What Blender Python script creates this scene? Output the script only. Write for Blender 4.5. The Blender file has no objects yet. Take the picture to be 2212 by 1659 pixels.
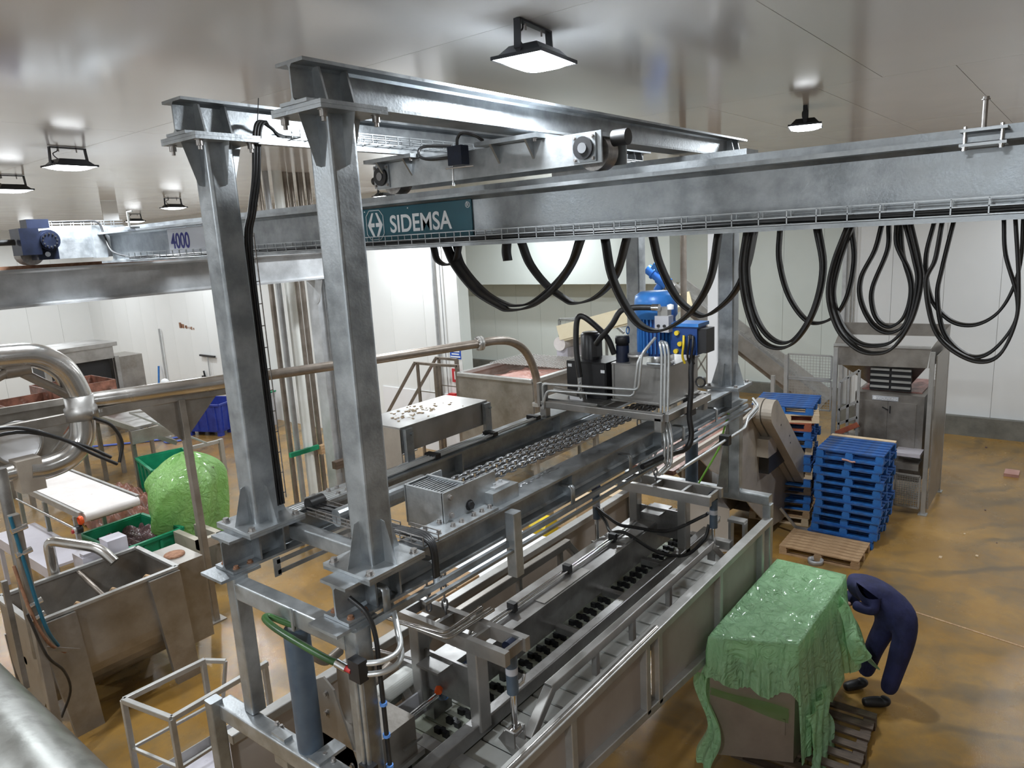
import bpy, math, random
from mathutils import Vector, Matrix, Euler
random.seed(7)
sc = bpy.context.scene
COL = sc.collection
R = math.radians
# ------------------------------------------------------------------ camera
cam = bpy.data.cameras.new('camera'); cam.sensor_width = 36; cam.lens = 25.21; cam.clip_end = 200; cam.clip_start = .05
co = bpy.data.objects.new('camera', cam); COL.objects.link(co)
co.location = (-2.463, -3.069, 5.305); co.rotation_euler = (R(78.408), R(3.099), R(-51.771))
sc.camera = co
# ------------------------------------------------------------------ world / exposure
w = bpy.data.worlds.new('world'); sc.world = w; w.use_nodes = True
w.node_tree.nodes['Background'].inputs[0].default_value = (.8, .85, .9, 1)
w.node_tree.nodes['Background'].inputs[1].default_value = .25
vs = sc.view_settings; vs.view_transform = 'Standard'; vs.look = 'None'; vs.gamma = 1; vs.exposure = 0.0
vs.use_curve_mapping = False
LAMP_W = 165.0
CEIL = 6.6
# ------------------------------------------------------------------ materials
M = {}
def mat(name, col, rough=.5, metal=0., col2=None, scale=4., detail=4., bump=0., bscale=40., rvar=0., emit=None, coat=0., spec=.5,
        mix_lo=.35, mix_hi=.65, trans=0., alpha=1., stretch=None, streak=None, spots=None):
    m = bpy.data.materials.new(name); m.use_nodes = True
    nt = m.node_tree; N = nt.nodes; L = nt.links; b = N['Principled BSDF']
    b.inputs['Base Color'].default_value = (*col, 1); b.inputs['Roughness'].default_value = rough
    b.inputs['Metallic'].default_value = metal; b.inputs['Specular IOR Level'].default_value = spec
    b.inputs['Coat Weight'].default_value = coat; b.inputs['Coat Roughness'].default_value = .12
    tc = N.new('ShaderNodeTexCoord'); src = tc.outputs['Object']
    if stretch:
        mp = N.new('ShaderNodeMapping'); mp.inputs['Scale'].default_value = stretch; L.new(src, mp.inputs[0]); src = mp.outputs[0]
    cur = None
    if col2 is not None:
        n = N.new('ShaderNodeTexNoise'); n.inputs['Scale'].default_value = scale; n.inputs['Detail'].default_value = detail
        n.inputs['Roughness'].default_value = .62; L.new(src, n.inputs['Vector'])
        r = N.new('ShaderNodeValToRGB'); r.color_ramp.elements[0].position = mix_lo; r.color_ramp.elements[1].position = mix_hi
        r.color_ramp.elements[0].color = (*col, 1); r.color_ramp.elements[1].color = (*col2, 1)
        L.new(n.outputs['Fac'], r.inputs[0]); cur = r.outputs[0]
        if rvar:
            mr = N.new('ShaderNodeMapRange'); mr.inputs['To Min'].default_value = rough - rvar; mr.inputs['To Max'].default_value = rough + rvar
            mr.inputs['From Min'].default_value = .3; mr.inputs['From Max'].default_value = .7
            L.new(n.outputs['Fac'], mr.inputs['Value']); L.new(mr.outputs[0], b.inputs['Roughness'])
    if streak:   # (colour, scale, lo, hi, amount): second noise layer of stains
        c3, s3, lo, hi, am = streak
        n2 = N.new('ShaderNodeTexNoise'); n2.inputs['Scale'].default_value = s3; n2.inputs['Detail'].default_value = 6; n2.inputs['Roughness'].default_value = .7
        L.new(src, n2.inputs['Vector'])
        mr2 = N.new('ShaderNodeMapRange'); mr2.inputs['From Min'].default_value = lo; mr2.inputs['From Max'].default_value = hi; mr2.inputs['To Max'].default_value = am
        L.new(n2.outputs['Fac'], mr2.inputs['Value'])
        mx = N.new('ShaderNodeMix'); mx.data_type = 'RGBA'; L.new(mr2.outputs[0], mx.inputs['Factor'])
        if cur: L.new(cur, mx.inputs['A'])
        else: mx.inputs['A'].default_value = (*col, 1)
        mx.inputs['B'].default_value = (*c3, 1); cur = mx.outputs['Result']
    if cur: L.new(cur, b.inputs['Base Color'])
    if bump:
        nb = N.new('ShaderNodeTexNoise'); nb.inputs['Scale'].default_value = bscale; nb.inputs['Detail'].default_value = 3; L.new(src, nb.inputs['Vector'])
        bp = N.new('ShaderNodeBump'); bp.inputs['Strength'].default_value = bump; bp.inputs['Distance'].default_value = .02
        L.new(nb.outputs['Fac'], bp.inputs['Height']); L.new(bp.outputs[0], b.inputs['Normal'])
    if trans: b.inputs['Transmission Weight'].default_value = trans
    if alpha < 1: b.inputs['Alpha'].default_value = alpha
    if emit: b.inputs['Emission Color'].default_value = (*emit[0], 1); b.inputs['Emission Strength'].default_value = emit[1]
    M[name] = m; return m
mat('galv', (.25, .27, .285), .42, .80, (.43, .455, .475), 5, 6, .06, 60, .1, streak=((.20, .21, .22), 1.7, .56, .8, .55))
mat('galv_bright', (.33, .35, .365), .40, .80, (.50, .525, .54), 6, 6, .05, 60, .1)
mat('zinc', (.55, .57, .575), .34, .7, (.64, .66, .665), 6, 4)
mat('chain_steel', (.34, .35, .37), .28, .95)
mat('pipe_worn', (.22, .225, .21), .38, .75, (.36, .365, .35), 3, 6, .04, 30, .1, streak=((.08, .08, .07), 2.2, .55, .75, .8))
mat('galv_old', (.40, .41, .42), .5, .55, (.56, .575, .59), 3, 6, .05, 50, .1, streak=((.33, .22, .13), 1.3, .62, .8, .5))
mat('stainless', (.33, .325, .31), .38, .75, (.45, .44, .43), 3, 5, .02, 30, .08)
mat('stainless_dirty', (.25, .23, .205), .40, .65, (.37, .345, .315), 2.2, 6, .05, 30, .1, streak=((.15, .115, .08), 1.4, .55, .8, .65))
mat('stainless_dark', (.22, .215, .21), .36, .75, (.36, .355, .35), 3, 6, .03, 40, .1, streak=((.14, .135, .13), 2.2, .5, .75, .6))
mat('chrome', (.75, .76, .78), .14, 1.)
mat('steel_bolt', (.30, .29, .28), .4, .8, (.45, .42, .40), 30, 3)
mat('rust', (.20, .09, .05), .8, .1, (.32, .17, .10), 20, 4)
mat('pipe_steel', (.50, .485, .46), .22, .9, (.62, .60, .58), 4, 4, .0, 30, .06)
mat('pipe_brown', (.20, .17, .14), .38, .6, (.31, .27, .235), 4, 5)
mat('paint_grey_rail', (.30, .31, .30), .5, .3, (.38, .385, .375), 5, 4)
mat('wall_white', (.76, .785, .80), .32, 0, (.80, .82, .83), .5, 3, .0, 20, .04, spec=.4)
mat('wall_green', (.66, .71, .68), .34, 0, (.70, .745, .715), .5, 3, .0, 20, .04, spec=.4)
mat('wall_left', (.76, .77, .76), .34, 0, (.80, .81, .80), .4, 3, spec=.4)
mat('cladding', (.82, .82, .84), .3, 0, (.78, .78, .80), 1, 3)
mat('seal', (.38, .38, .37), .7)
mat('curb', (.13, .13, .115), .75, 0, (.20, .195, .17), 3, 6, .15, 30)
mat('ceiling', (.76, .745, .74), .14, 0, (.80, .785, .78), .35, 3, .0, 20, .03, spec=.8)
mat('black_rubber', (.012, .012, .013), .42, 0, (.025, .025, .026), 8, 3)
mat('black_plastic', (.016, .016, .018), .45)
mat('black_paint', (.014, .014, .016), .35, .1)
mat('lamp_body', (.03, .033, .04), .4, .4)
mat('motor_navy', (.006, .010, .026), .4, .1, (.012, .018, .045), 9, 3)
mat('motor_blue', (.03, .16, .48), .36, .05, (.045, .21, .56), 6, 3)
mat('motor_blue_dark', (.012, .05, .20), .4, .1)
mat('motor_blue_bright', (.03, .18, .66), .38)
mat('cyl_blue', (.06, .085, .12), .4, .1, (.085, .115, .15), 6, 3)
mat('sign_teal', (.006, .085, .12), .3, 0, (.01, .10, .14), 3, 2)
mat('sign_white', (.80, .82, .84), .5)
mat('sign_plate', (.55, .57, .62), .4)
mat('ink_blue', (.015, .015, .19), .5)
mat('sign_blue', (.03, .10, .46), .4)
mat('sign_red', (.55, .04, .05), .45)
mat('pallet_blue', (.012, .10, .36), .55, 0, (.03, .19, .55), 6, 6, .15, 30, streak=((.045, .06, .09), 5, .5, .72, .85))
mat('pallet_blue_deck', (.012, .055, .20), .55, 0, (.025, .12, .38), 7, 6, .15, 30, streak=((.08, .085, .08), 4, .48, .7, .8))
mat('wood', (.34, .205, .105), .7, 0, (.52, .35, .20), 7, 6, .2, 40, stretch=(1, 5, 5), streak=((.16, .09, .045), 3, .55, .75, .6))
mat('wood_pale', (.62, .46, .29), .7, 0, (.72, .57, .39), 7, 6, .15, 40, stretch=(1, 5, 5))
mat('wood_red', (.24, .055, .025), .7, 0, (.36, .10, .05), 7, 6, .15, 40)
mat('wood_dark', (.055, .035, .025), .6, 0, (.11, .075, .05), 7, 6, .2, 40, stretch=(1, 5, 5))
mat('crate_brown', (.20, .155, .125), .4, .1, (.26, .21, .17), 2, 5, .03, 20)
mat('green_bin', (.005, .20, .095), .42, 0, (.01, .27, .13), 5, 3)
mat('blue_bin', (.02, .035, .24), .42, 0, (.03, .055, .33), 5, 3)
mat('grey_bin', (.42, .42, .45), .45)
mat('white_plastic', (.74, .76, .72), .38, 0, (.80, .815, .79), 4, 3)
mat('comb_white', (.42, .46, .37), .42, 0, (.60, .64, .55), 5, 4)
mat('belt_white', (.70, .655, .63), .5, 0, (.80, .765, .745), 3, 6, .0, 20, streak=((.36, .20, .16), 9, .62, .75, .8))
mat('belt_cream', (.80, .735, .54), .45, 0, (.74, .66, .46), 2, 4)
mat('slab', (.56, .54, .60), .35, 0, (.64, .62, .68), 2, 5, streak=((.25, .23, .26), 6, .62, .75, .7))
mat('meat', (.19, .06, .05), .32, 0, (.42, .21, .18), 7, 6, .6, 12, streak=((.08, .02, .025), 4, .5, .7, .8))
mat('meat_pink', (.40, .20, .165), .45, 0, (.52, .30, .25), 6, 6, .35, 14)
mat('meat_dark', (.05, .025, .03), .3, 0, (.20, .12, .12), 9, 6, .5, 20)
mat('offal', (.10, .045, .03), .35, 0, (.30, .13, .09), 4, 6, .5, 9, streak=((.42, .33, .30), 5, .6, .75, .7))
mat('orange', (.9, .12, .02), .4)
mat('red_paint', (.45, .03, .03), .4)
mat('yellow', (.75, .55, .03), .45)
mat('cloth_navy', (.008, .01, .045), .8, 0, (.016, .02, .085), 5, 4, .35, 14)
mat('cloth_white', (.75, .75, .73), .7)
mat('boot_black', (.012, .012, .014), .5)
mat('skin', (.50, .30, .22), .5)
mat('hair', (.02, .014, .01), .6)
mat('green_hose', (.015, .05, .012), .35, 0, (.04, .12, .03), 3, 2)
mat('green_rope', (.22, .55, .05), .5)
mat('blue_hose', (.10, .16, .55), .4)
mat('blue_tie', (.12, .30, .75), .4)
mat('teal_hose', (.01, .10, .16), .4)
mat('mesh_grey', (.40, .40, .38), .5, .4)
mat('frame_grey', (.36, .355, .34), .42, .55, (.46, .455, .44), 4, 4)
mat('panel_beige', (.31, .27, .24), .5, .1, (.37, .33, .30), 1.5, 4, .02, 20)
mat('cover_beige', (.38, .335, .285), .42, .35, (.48, .43, .37), 2.5, 5, streak=((.25, .21, .17), 3, .55, .75, .5))
mat('carpet_white', (.85, .85, .87), .5)
# floor: ochre resin, wet in places
m = mat('floor', (.25, .135, .030), .24, 0, (.37, .215, .060), .55, 8, .10, 120, .0, streak=((.16, .125, .075), .8, .42, .72, .9))
nt = m.node_tree; N = nt.nodes; L = nt.links; b = N['Principled BSDF']
tc = [n for n in N if n.type == 'TEX_COORD'][0]
def noise(sc_, det, lo, hi, a, bb, vec=None):
    n = N.new('ShaderNodeTexNoise'); n.inputs['Scale'].default_value = sc_; n.inputs['Detail'].default_value = det; n.inputs['Roughness'].default_value = .6
    L.new(vec or tc.outputs['Object'], n.inputs['Vector'])
    r = N.new('ShaderNodeMapRange'); r.inputs['From Min'].default_value = lo; r.inputs['From Max'].default_value = hi; r.inputs['To Min'].default_value = a; r.inputs['To Max'].default_value = bb
    L.new(n.outputs['Fac'], r.inputs['Value']); return r.outputs[0]
L.new(noise(.6, 6, .35, .65, .06, .36), b.inputs['Roughness'])
# faint wheel-track arcs on the open floor at the right
mp = N.new('ShaderNodeMapping'); mp.inputs['Location'].default_value = (-10.2, 4.6, 0); L.new(tc.outputs['Object'], mp.inputs[0])
wv = N.new('ShaderNodeTexWave'); wv.wave_type = 'RINGS'; wv.rings_direction = 'Z'; wv.inputs['Scale'].default_value = .42; wv.inputs['Distortion'].default_value = 5; wv.inputs['Detail'].default_value = 3; wv.inputs['Detail Scale'].default_value = 2
L.new(mp.outputs[0], wv.inputs['Vector'])
mr = N.new('ShaderNodeMapRange'); mr.inputs['From Min'].default_value = .72; mr.inputs['From Max'].default_value = 1; mr.inputs['To Max'].default_value = .6; L.new(wv.outputs['Fac'], mr.inputs['Value'])
ml = N.new('ShaderNodeMath'); ml.operation = 'MULTIPLY'; L.new(mr.outputs[0], ml.inputs[0]); L.new(noise(.5, 4, .42, .6, 0, 1), ml.inputs[1])
mx = N.new('ShaderNodeMix'); mx.data_type = 'RGBA'; L.new(ml.outputs[0], mx.inputs['Factor'])
old = b.inputs['Base Color'].links[0].from_socket; L.new(old, mx.inputs['A']); mx.inputs['B'].default_value = (.10, .08, .05, 1); L.new(mx.outputs['Result'], b.inputs['Base Color'])
# thin green polythene film
def film(name, col, dens):
    m = bpy.data.materials.new(name); m.use_nodes = True; nt = m.node_tree; N = nt.nodes; L = nt.links
    for n in list(N): N.remove(n)
    out = N.new('ShaderNodeOutputMaterial'); tr = N.new('ShaderNodeBsdfTransparent'); tl = N.new('ShaderNodeBsdfTranslucent'); df = N.new('ShaderNodeBsdfPrincipled')
    df.inputs['Base Color'].default_value = (*col, 1); df.inputs['Roughness'].default_value = .16; df.inputs['Coat Weight'].default_value = .5; df.inputs['Coat Roughness'].default_value = .1
    tl.inputs['Color'].default_value = (*col, 1); tr.inputs['Color'].default_value = (.6, .95, .5, 1)
    a = N.new('ShaderNodeMixShader'); a.inputs[0].default_value = .35; L.new(df.outputs[0], a.inputs[1]); L.new(tl.outputs[0], a.inputs[2])
    c = N.new('ShaderNodeMixShader'); c.inputs[0].default_value = dens; L.new(tr.outputs[0], c.inputs[1]); L.new(a.outputs[0], c.inputs[2])
    tcn = N.new('ShaderNodeTexCoord'); nb = N.new('ShaderNodeTexNoise'); nb.inputs['Scale'].default_value = 6; nb.inputs['Detail'].default_value = 7; nb.inputs['Distortion'].default_value = 2.5; L.new(tcn.outputs['Object'], nb.inputs['Vector'])
    bp = N.new('ShaderNodeBump'); bp.inputs['Strength'].default_value = .9; bp.inputs['Distance'].default_value = .09; L.new(nb.outputs['Fac'], bp.inputs['Height'])
    L.new(bp.outputs[0], df.inputs['Normal']); L.new(c.outputs[0], out.inputs[0]); M[name] = m
film('film', (.50, .84, .50), .86)
film('film_bag', (.50, .87, .32), .84)
film('film_clear', (.75, .72, .66), .12)
def emat(name, col, s):
    m = bpy.data.materials.new(name); m.use_nodes = True; b = m.node_tree.nodes['Principled BSDF']
    b.inputs['Base Color'].default_value = (.9, .9, .9, 1); b.inputs['Emission Color'].default_value = (*col, 1); b.inputs['Emission Strength'].default_value = s; M[name] = m
emat('led', (.93, .97, 1.), 14.)
emat('lit_window', (.9, .95, 1.), 1.6)
# ------------------------------------------------------------------ mesh builder
OFF = {}
def V3(p): return Vector(p)
class MB:
    def __init__(s): s.v = []; s.f = []; s.sm = []
    def add(s, vs, fs, smooth=False):
        o = len(s.v); s.v += [tuple(x) for x in vs]; s.f += [tuple(i + o for i in f) for f in fs]; s.sm += [smooth] * len(fs); return s
    def box(s, x0, x1, y0, y1, z0, z1):
        return s.add([(x0, y0, z0), (x1, y0, z0), (x1, y1, z0), (x0, y1, z0), (x0, y0, z1), (x1, y0, z1), (x1, y1, z1), (x0, y1, z1)],
                     [(0, 3, 2, 1), (4, 5, 6, 7), (0, 1, 5, 4), (1, 2, 6, 5), (2, 3, 7, 6), (3, 0, 4, 7)])
    def prism(s, poly, o, u, v, d, smooth=False):       # polygon (a,b) on o+u*a+v*b, extruded along d
        o, u, v, d = V3(o), V3(u), V3(v), V3(d); n = len(poly)
        if u.cross(v).dot(d) < 0: poly = list(reversed(poly))
        a = [o + u * x + v * y for x, y in poly]; bq = [q + d for q in a]
        s.add(a, [tuple(reversed(range(n)))]); s.add(bq, [tuple(range(n))])
        s.add(a + bq, [(i, (i + 1) % n, n + (i + 1) % n, n + i) for i in range(n)], smooth); return s
    def frame(s, p, q, up=(0, 0, 1)):
        p, q = V3(p), V3(q); d = (q - p).normalized(); up = V3(up)
        if abs(d.dot(up.normalized())) > .99: up = Vector((1, 0, 0))
        side = d.cross(up).normalized(); up2 = side.cross(d).normalized(); return p, q, d, side, up2
    def bar(s, p, q, w, h=None, up=(0, 0, 1)):
        h = h or w; p, q, d, side, u2 = s.frame(p, q, up)
        return s.prism([(-w / 2, -h / 2), (w / 2, -h / 2), (w / 2, h / 2), (-w / 2, h / 2)], p, side, u2, q - p)
    def rbar(s, p, q, w, h=None, r=None, up=(0, 0, 1), k=3):   # rounded-corner square tube
        h = h or w; r = r or min(w, h) * .12; p, q, d, side, u2 = s.frame(p, q, up); pl = []
        for cx, cy, a0 in ((w / 2 - r, h / 2 - r, 0), (-w / 2 + r, h / 2 - r, 90), (-w / 2 + r, -h / 2 + r, 180), (w / 2 - r, -h / 2 + r, 270)):
            for i in range(k + 1):
                a = R(a0 + 90 * i / k); pl.append((cx + r * math.cos(a), cy + r * math.sin(a)))
        return s.prism(pl, p, side, u2, q - p)
    def ibeam(s, p, q, h, b, tw, tf, up=(0, 0, 1), r=.012):    # p,q on the TOP face centre line
        p, q, d, side, u2 = s.frame(p, q, up); B = b / 2; t = tw / 2
        half = [(B, 0), (B, -tf), (t + r, -tf), (t, -tf - r), (t, -h + tf + r), (t + r, -h + tf), (B, -h + tf), (B, -h)]
        pl = half + [(-x, y) for x, y in reversed(half)]
        return s.prism(pl, p, side, u2, q - p)
    def cyl(s, p, q, r, n=16, r2=None, cap=True):
        r2 = r if r2 is None else r2; p, q, d, side, u2 = s.frame(p, q); A = []; B = []
        for i in range(n):
            a = 2 * math.pi * i / n; e = side * math.cos(a) + u2 * math.sin(a); A.append(p + e * r); B.append(q + e * r2)
        s.add(A + B, [(i, n + i, n + (i + 1) % n, (i + 1) % n) for i in range(n)], True)
        if cap:
            s.add(A, [tuple(range(n))]); s.add(B, [tuple(reversed(range(n)))])
        return s
    def tube(s, pts, r, n=8, fil=0., k=5, closed=False, cap=True):
        P = [V3(p) for p in pts]
        if fil: P = fillet(P, fil, k, closed)
        m = len(P); rings = []; side = None
        for i, p in enumerate(P):
            a = P[(i - 1) % m] if (closed or i > 0) else P[i]; c = P[(i + 1) % m] if (closed or i < m - 1) else P[i]
            d = (c - a).normalized()
            if side is None:
                ref = Vector((0, 0, 1)) if abs(d.z) < .9 else Vector((1, 0, 0)); side = d.cross(ref).normalized()
            else: side = (side - d * side.dot(d)).normalized()
            u = side.cross(d); rr = r[i] if isinstance(r, (list, tuple)) else r
            rings.append([p + (side * math.cos(2 * math.pi * j / n) + u * math.sin(2 * math.pi * j / n)) * rr for j in range(n)])
        vs = [x for g in rings for x in g]; fs = []
        for i in range(m if closed else m - 1):
            for j in range(n):
                i2 = (i + 1) % m; fs.append((i * n + j, i * n + (j + 1) % n, i2 * n + (j + 1) % n, i2 * n + j))
        s.add(vs, fs, True)
        if cap and not closed: s.add(rings[0], [tuple(reversed(range(n)))]); s.add(rings[-1], [tuple(range(n))])
        return s
    def ribbon(s, pts, wv, t):                          # flat strap: centre line pts, width vector wv, thickness t
        P = [V3(p) for p in pts]; wv = V3(wv); m = len(P); vs = []
        for i, p in enumerate(P):
            d = (P[min(i + 1, m - 1)] - P[max(i - 1, 0)]).normalized(); nn = d.cross(wv).normalized() * t / 2
            vs += [p - wv / 2 - nn, p + wv / 2 - nn, p + wv / 2 + nn, p - wv / 2 + nn]
        fs = [(3, 2, 1, 0), (4 * m - 4, 4 * m - 3, 4 * m - 2, 4 * m - 1)]
        for i in range(m - 1):
            for j in range(4): fs.append((4 * i + j, 4 * i + (j + 1) % 4, 4 * i + 4 + (j + 1) % 4, 4 * i + 4 + j))
        return s.add(vs, fs, True)
    def lathe(s, prof, o, ax=(0, 0, 1), n=20, smooth=True):     # prof: (radius, height)
        o, q, d, side, u2 = s.frame(o, V3(o) + V3(ax)); vs = []
        for r, h in prof:
            for j in range(n):
                a = 2 * math.pi * j / n; vs.append(o + d * h + (side * math.cos(a) + u2 * math.sin(a)) * r)
        fs = [(i * n + j, (i + 1) * n + j, (i + 1) * n + (j + 1) % n, i * n + (j + 1) % n) for i in range(len(prof) - 1) for j in range(n)]
        return s.add(vs, fs, smooth)
    def grid(s, fn, nu, nv, smooth=True, closed_u=False):
        vs = [fn(i / (nu - (0 if closed_u else 1)), j / (nv - 1)) for i in range(nu) for j in range(nv)]
        fs = [(i * nv + j, ((i + 1) % nu) * nv + j, ((i + 1) % nu) * nv + j + 1, i * nv + j + 1) for i in range(nu if closed_u else nu - 1) for j in range(nv - 1)]
        return s.add(vs, fs, smooth)
    def hexbolt(s, p, ax=(0, 0, 1), r=.016, h=.014):
        s.cyl(p, V3(p) + V3(ax).normalized() * .004, r * 1.35, 10)
        return s.cyl(V3(p) + V3(ax).normalized() * .004, V3(p) + V3(ax).normalized() * (h + .004), r, 6)
    def mesh(s, name, off=(0, 0, 0)):
        me = bpy.data.meshes.new(name); off = V3(off)
        me.from_pydata([tuple(V3(x) - off) for x in s.v], [], s.f); me.polygons.foreach_set('use_smooth', s.sm); me.update(); return me
    def build(s, name, mt, parent=None, label=None, kind=None):
        if parent is None:
            xs = [x[0] for x in s.v]; ys = [x[1] for x in s.v]; zs = [x[2] for x in s.v]
            off = Vector(((min(xs) + max(xs)) / 2, (min(ys) + max(ys)) / 2, min(zs)))
        else: off = OFF[parent.name]
        o = bpy.data.objects.new(name, s.mesh(name, off)); COL.objects.link(o); o.data.materials.append(M[mt])
        if parent is None: o.location = off
        else: o.parent = parent
        OFF[o.name] = off
        if label: o['label'] = label
        if kind: o['kind'] = kind
        return o
def fillet(P, rad, k=5, closed=False):
    out = []; m = len(P)
    for i, p in enumerate(P):
        if not closed and (i == 0 or i == m - 1): out.append(p); continue
        a, c = P[i - 1], P[(i + 1) % m]; d1 = (a - p); d2 = (c - p)
        t = min(rad, d1.length * .49, d2.length * .49); d1 = d1.normalized(); d2 = d2.normalized()
        if d1.dot(d2) < -.999: out.append(p); continue
        A = p + d1 * t; B = p + d2 * t
        for j in range(k + 1):
            u = j / k; out.append(A * (1 - u) ** 2 + p * 2 * u * (1 - u) + B * u * u)
    return out
def smooth_path(P, n=6):                                 # Catmull-Rom
    P = [V3(p) for p in P]; Q = [P[0] * 2 - P[1]] + P + [P[-1] * 2 - P[-2]]; out = []
    for i in range(1, len(Q) - 2):
        for j in range(n):
            t = j / n; a, b_, c, d = Q[i - 1], Q[i], Q[i + 1], Q[i + 2]
            out.append(.5 * ((2 * b_) + (c - a) * t + (2 * a - 5 * b_ + 4 * c - d) * t * t + (3 * b_ - a - 3 * c + d) * t ** 3))
    out.append(P[-1]); return out
def tag(o, label, cat, group=None, kind=None):
    if label: o['label'] = label
    if cat: o['category'] = cat
    if group: o['group'] = group
    if kind: o['kind'] = kind
    return o
def thing(name, label, cat, loc, group=None, rz=0):
    o = bpy.data.objects.new(name, None); COL.objects.link(o); o.location = loc; o.rotation_euler = (0, 0, rz); o.empty_display_size = .1
    OFF[o.name] = V3(loc); return tag(o, label, cat, group)
def struct(o): o['kind'] = 'structure'; return o
def copy_tree(o, parent=None):
    c = o.copy(); COL.objects.link(c); c.parent = parent; OFF[c.name] = OFF.get(o.name, Vector())
    for ch in list(o.children): copy_tree(ch, c)
    return c
def inst(src, name, parent, loc, rot=(0, 0, 0)):           # another object on the same mesh data, world location given
    o = bpy.data.objects.new(name, src.data); COL.objects.link(o); o.parent = parent
    o.location = V3(loc) - (OFF[parent.name] if parent else Vector()); o.rotation_euler = rot; OFF[o.name] = OFF[parent.name] if parent else Vector(); return o
def text(name, s, size, loc, rot, mt, parent, ext=.002, bold=0., sx=1.):
    c = bpy.data.curves.new(name, 'FONT'); c.body = s; c.size = size; c.extrude = ext; c.offset = bold; c.align_x = 'LEFT'
    t = bpy.data.objects.new(name, c); COL.objects.link(t); bpy.context.view_layer.update()
    me = bpy.data.meshes.new_from_object(t); bpy.data.objects.remove(t)
    o = bpy.data.objects.new(name, me); COL.objects.link(o); me.materials.clear(); me.materials.append(M[mt])
    o.parent = parent; o.location = V3(loc) - OFF[parent.name]; o.rotation_euler = rot; o.scale = (sx, 1, 1); OFF[o.name] = OFF[parent.name]; return o
# ================================================================== SETTING
fl = struct(MB().box(-6.2, 20.2, -14.2, 30.2, -.2, 0).build('floor', 'floor')); fl['label'] = 'wet ochre resin floor with scuffs and wheel marks'
def wall(name, along, const, a0, a1, z0, z1, thick, face, mt, step=1.16, label=None):
    """panelled wall; along='x' or 'y', face=+1/-1 = side of the panel skin along the other axis"""
    b0, b1 = sorted((const, const + thick * -face))
    w_ = struct((MB().box(a0, a1, b0, b1, z0, z1) if along == 'x' else MB().box(b0, b1, a0, a1, z0, z1)).build(name, 'seal'))
    if label: w_['label'] = label
    n = max(1, round((a1 - a0) / step)); st = (a1 - a0) / n; src = None
    for i in range(n):
        c = a0 + st * (i + .5); h = st / 2 - .004; d0, d1 = sorted((const, const + .012 * face))
        if src is None:
            mb = MB().box(-h, h, d0 - const, d1 - const, z0, z1) if along == 'x' else MB().box(d0 - const, d1 - const, -h, h, z0, z1)
            o = bpy.data.objects.new('panel', mb.mesh('panel')); COL.objects.link(o); o.data.materials.append(M[mt]); src = o; o.parent = w_
        else:
            o = bpy.data.objects.new('panel', src.data); COL.objects.link(o); o.parent = w_
        o.location = (Vector((c, const, 0)) if along == 'x' else Vector((const, c, 0))) - OFF[w_.name]
    return w_
wall('wall_right', 'y', 17.5, -14, 1.83, 0, CEIL, .3, -1, 'wall_white', label='white panel wall behind the open floor')
struct(MB().box(17.8, 20.1, 1.63, 1.83, 0, CEIL).build('wall_return', 'wall_white'))
wall('wall_back', 'y', 19.9, 1.83, 26, 0, CEIL, .3, -1, 'wall_green', label='pale grey-green panel wall at the far back')
pw = struct(MB().box(10.2, 10.55, 8.62, 29.8, 0, CEIL).build('wall_partition', 'wall_green'))
src = None
for i in range(18):
    if src is None:
        src = MB().box(10.188, 10.2, 8.64, 8.64 + 1.17, 0, CEIL).build('panel', 'wall_left', pw)
    else: inst(src, 'panel', pw, OFF[pw.name] + Vector((0, 1.176 * i, 0)))
wall('wall_left', 'x', 29.8, -6, 10.2, 0, CEIL, .3, -1, 'wall_left', label='white panel wall at the far left end')
struct(MB().box(-6.2, -6, -14.2, 30, 0, CEIL).build('wall_rear', 'wall_white'))
struct(MB().box(-6, 17.8, -14.2, -14, 0, CEIL).build('wall_front', 'wall_white'))
struct(MB().box(17.33, 17.485, -14, 1.83, 0, .47).build('baseboard_right', 'curb'))
struct(MB().box(19.72, 19.885, 1.85, 26, 0, .36).build('baseboard_back', 'curb'))
struct(MB().box(10.165, 10.187, 8.66, 11.6, 0, 1.55).build('trim_cladding', 'cladding'))
struct(MB().box(17.36, 17.485, 1.74, 1.83, .47, CEIL).build('trim_corner', 'galv_old'))
for y, r_ in ((1.62, .018), (1.55, .012)):
    o = struct(MB().cyl((17.44, y, .47), (17.44, y, CEIL - .02), r_, 8).build('trim_conduit', 'pipe_steel'))
# white overhang high on the back wall, casting a band of shade
struct(MB().box(18.9, 19.88, 7.4, 25.9, 3.55, CEIL - .01).build('wall_overhang', 'wall_green'))
# wall conduits by the partition edge
for y, r_ in ((9.35, .035), (9.12, .015)):
    struct(MB().cyl((10.13, y, .9), (10.13, y, 6.4), r_, 8).build('trim_conduit', 'galv_old'))
# ceiling with separate panels
ce = struct(MB().box(-6.2, 20.2, -14.2, 30.2, CEIL + .03, CEIL + .2).build('ceiling', 'seal')); ce['label'] = 'glossy beige panelled ceiling'
xs = [-6, -2.6, 1.37, 5.47, 9.5, 12.9, 16.4, 19.9]
cache = {}
for i in range(7):
    st = 1.2 if i >= 3 else 6.3; y = -14.0
    while y < 29.7:
        y1 = min(y + st, 29.8); key = (round(xs[i + 1] - xs[i], 3), round(y1 - y, 3)); cx, cy = (xs[i] + xs[i + 1]) / 2, (y + y1) / 2
        if key not in cache:
            hx, hy = key[0] / 2 - .0025, key[1] / 2 - .0025
            o = bpy.data.objects.new('ceiling_panel', MB().box(-hx, hx, -hy, hy, 0, .03).mesh('ceiling_panel')); COL.objects.link(o); o.data.materials.append(M['ceiling']); cache[key] = o
        else:
            o = bpy.data.objects.new('ceiling_panel', cache[key].data); COL.objects.link(o)
        o.parent = ce; o.location = Vector((cx, cy, CEIL)) - OFF[ce.name]; y = y1
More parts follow.
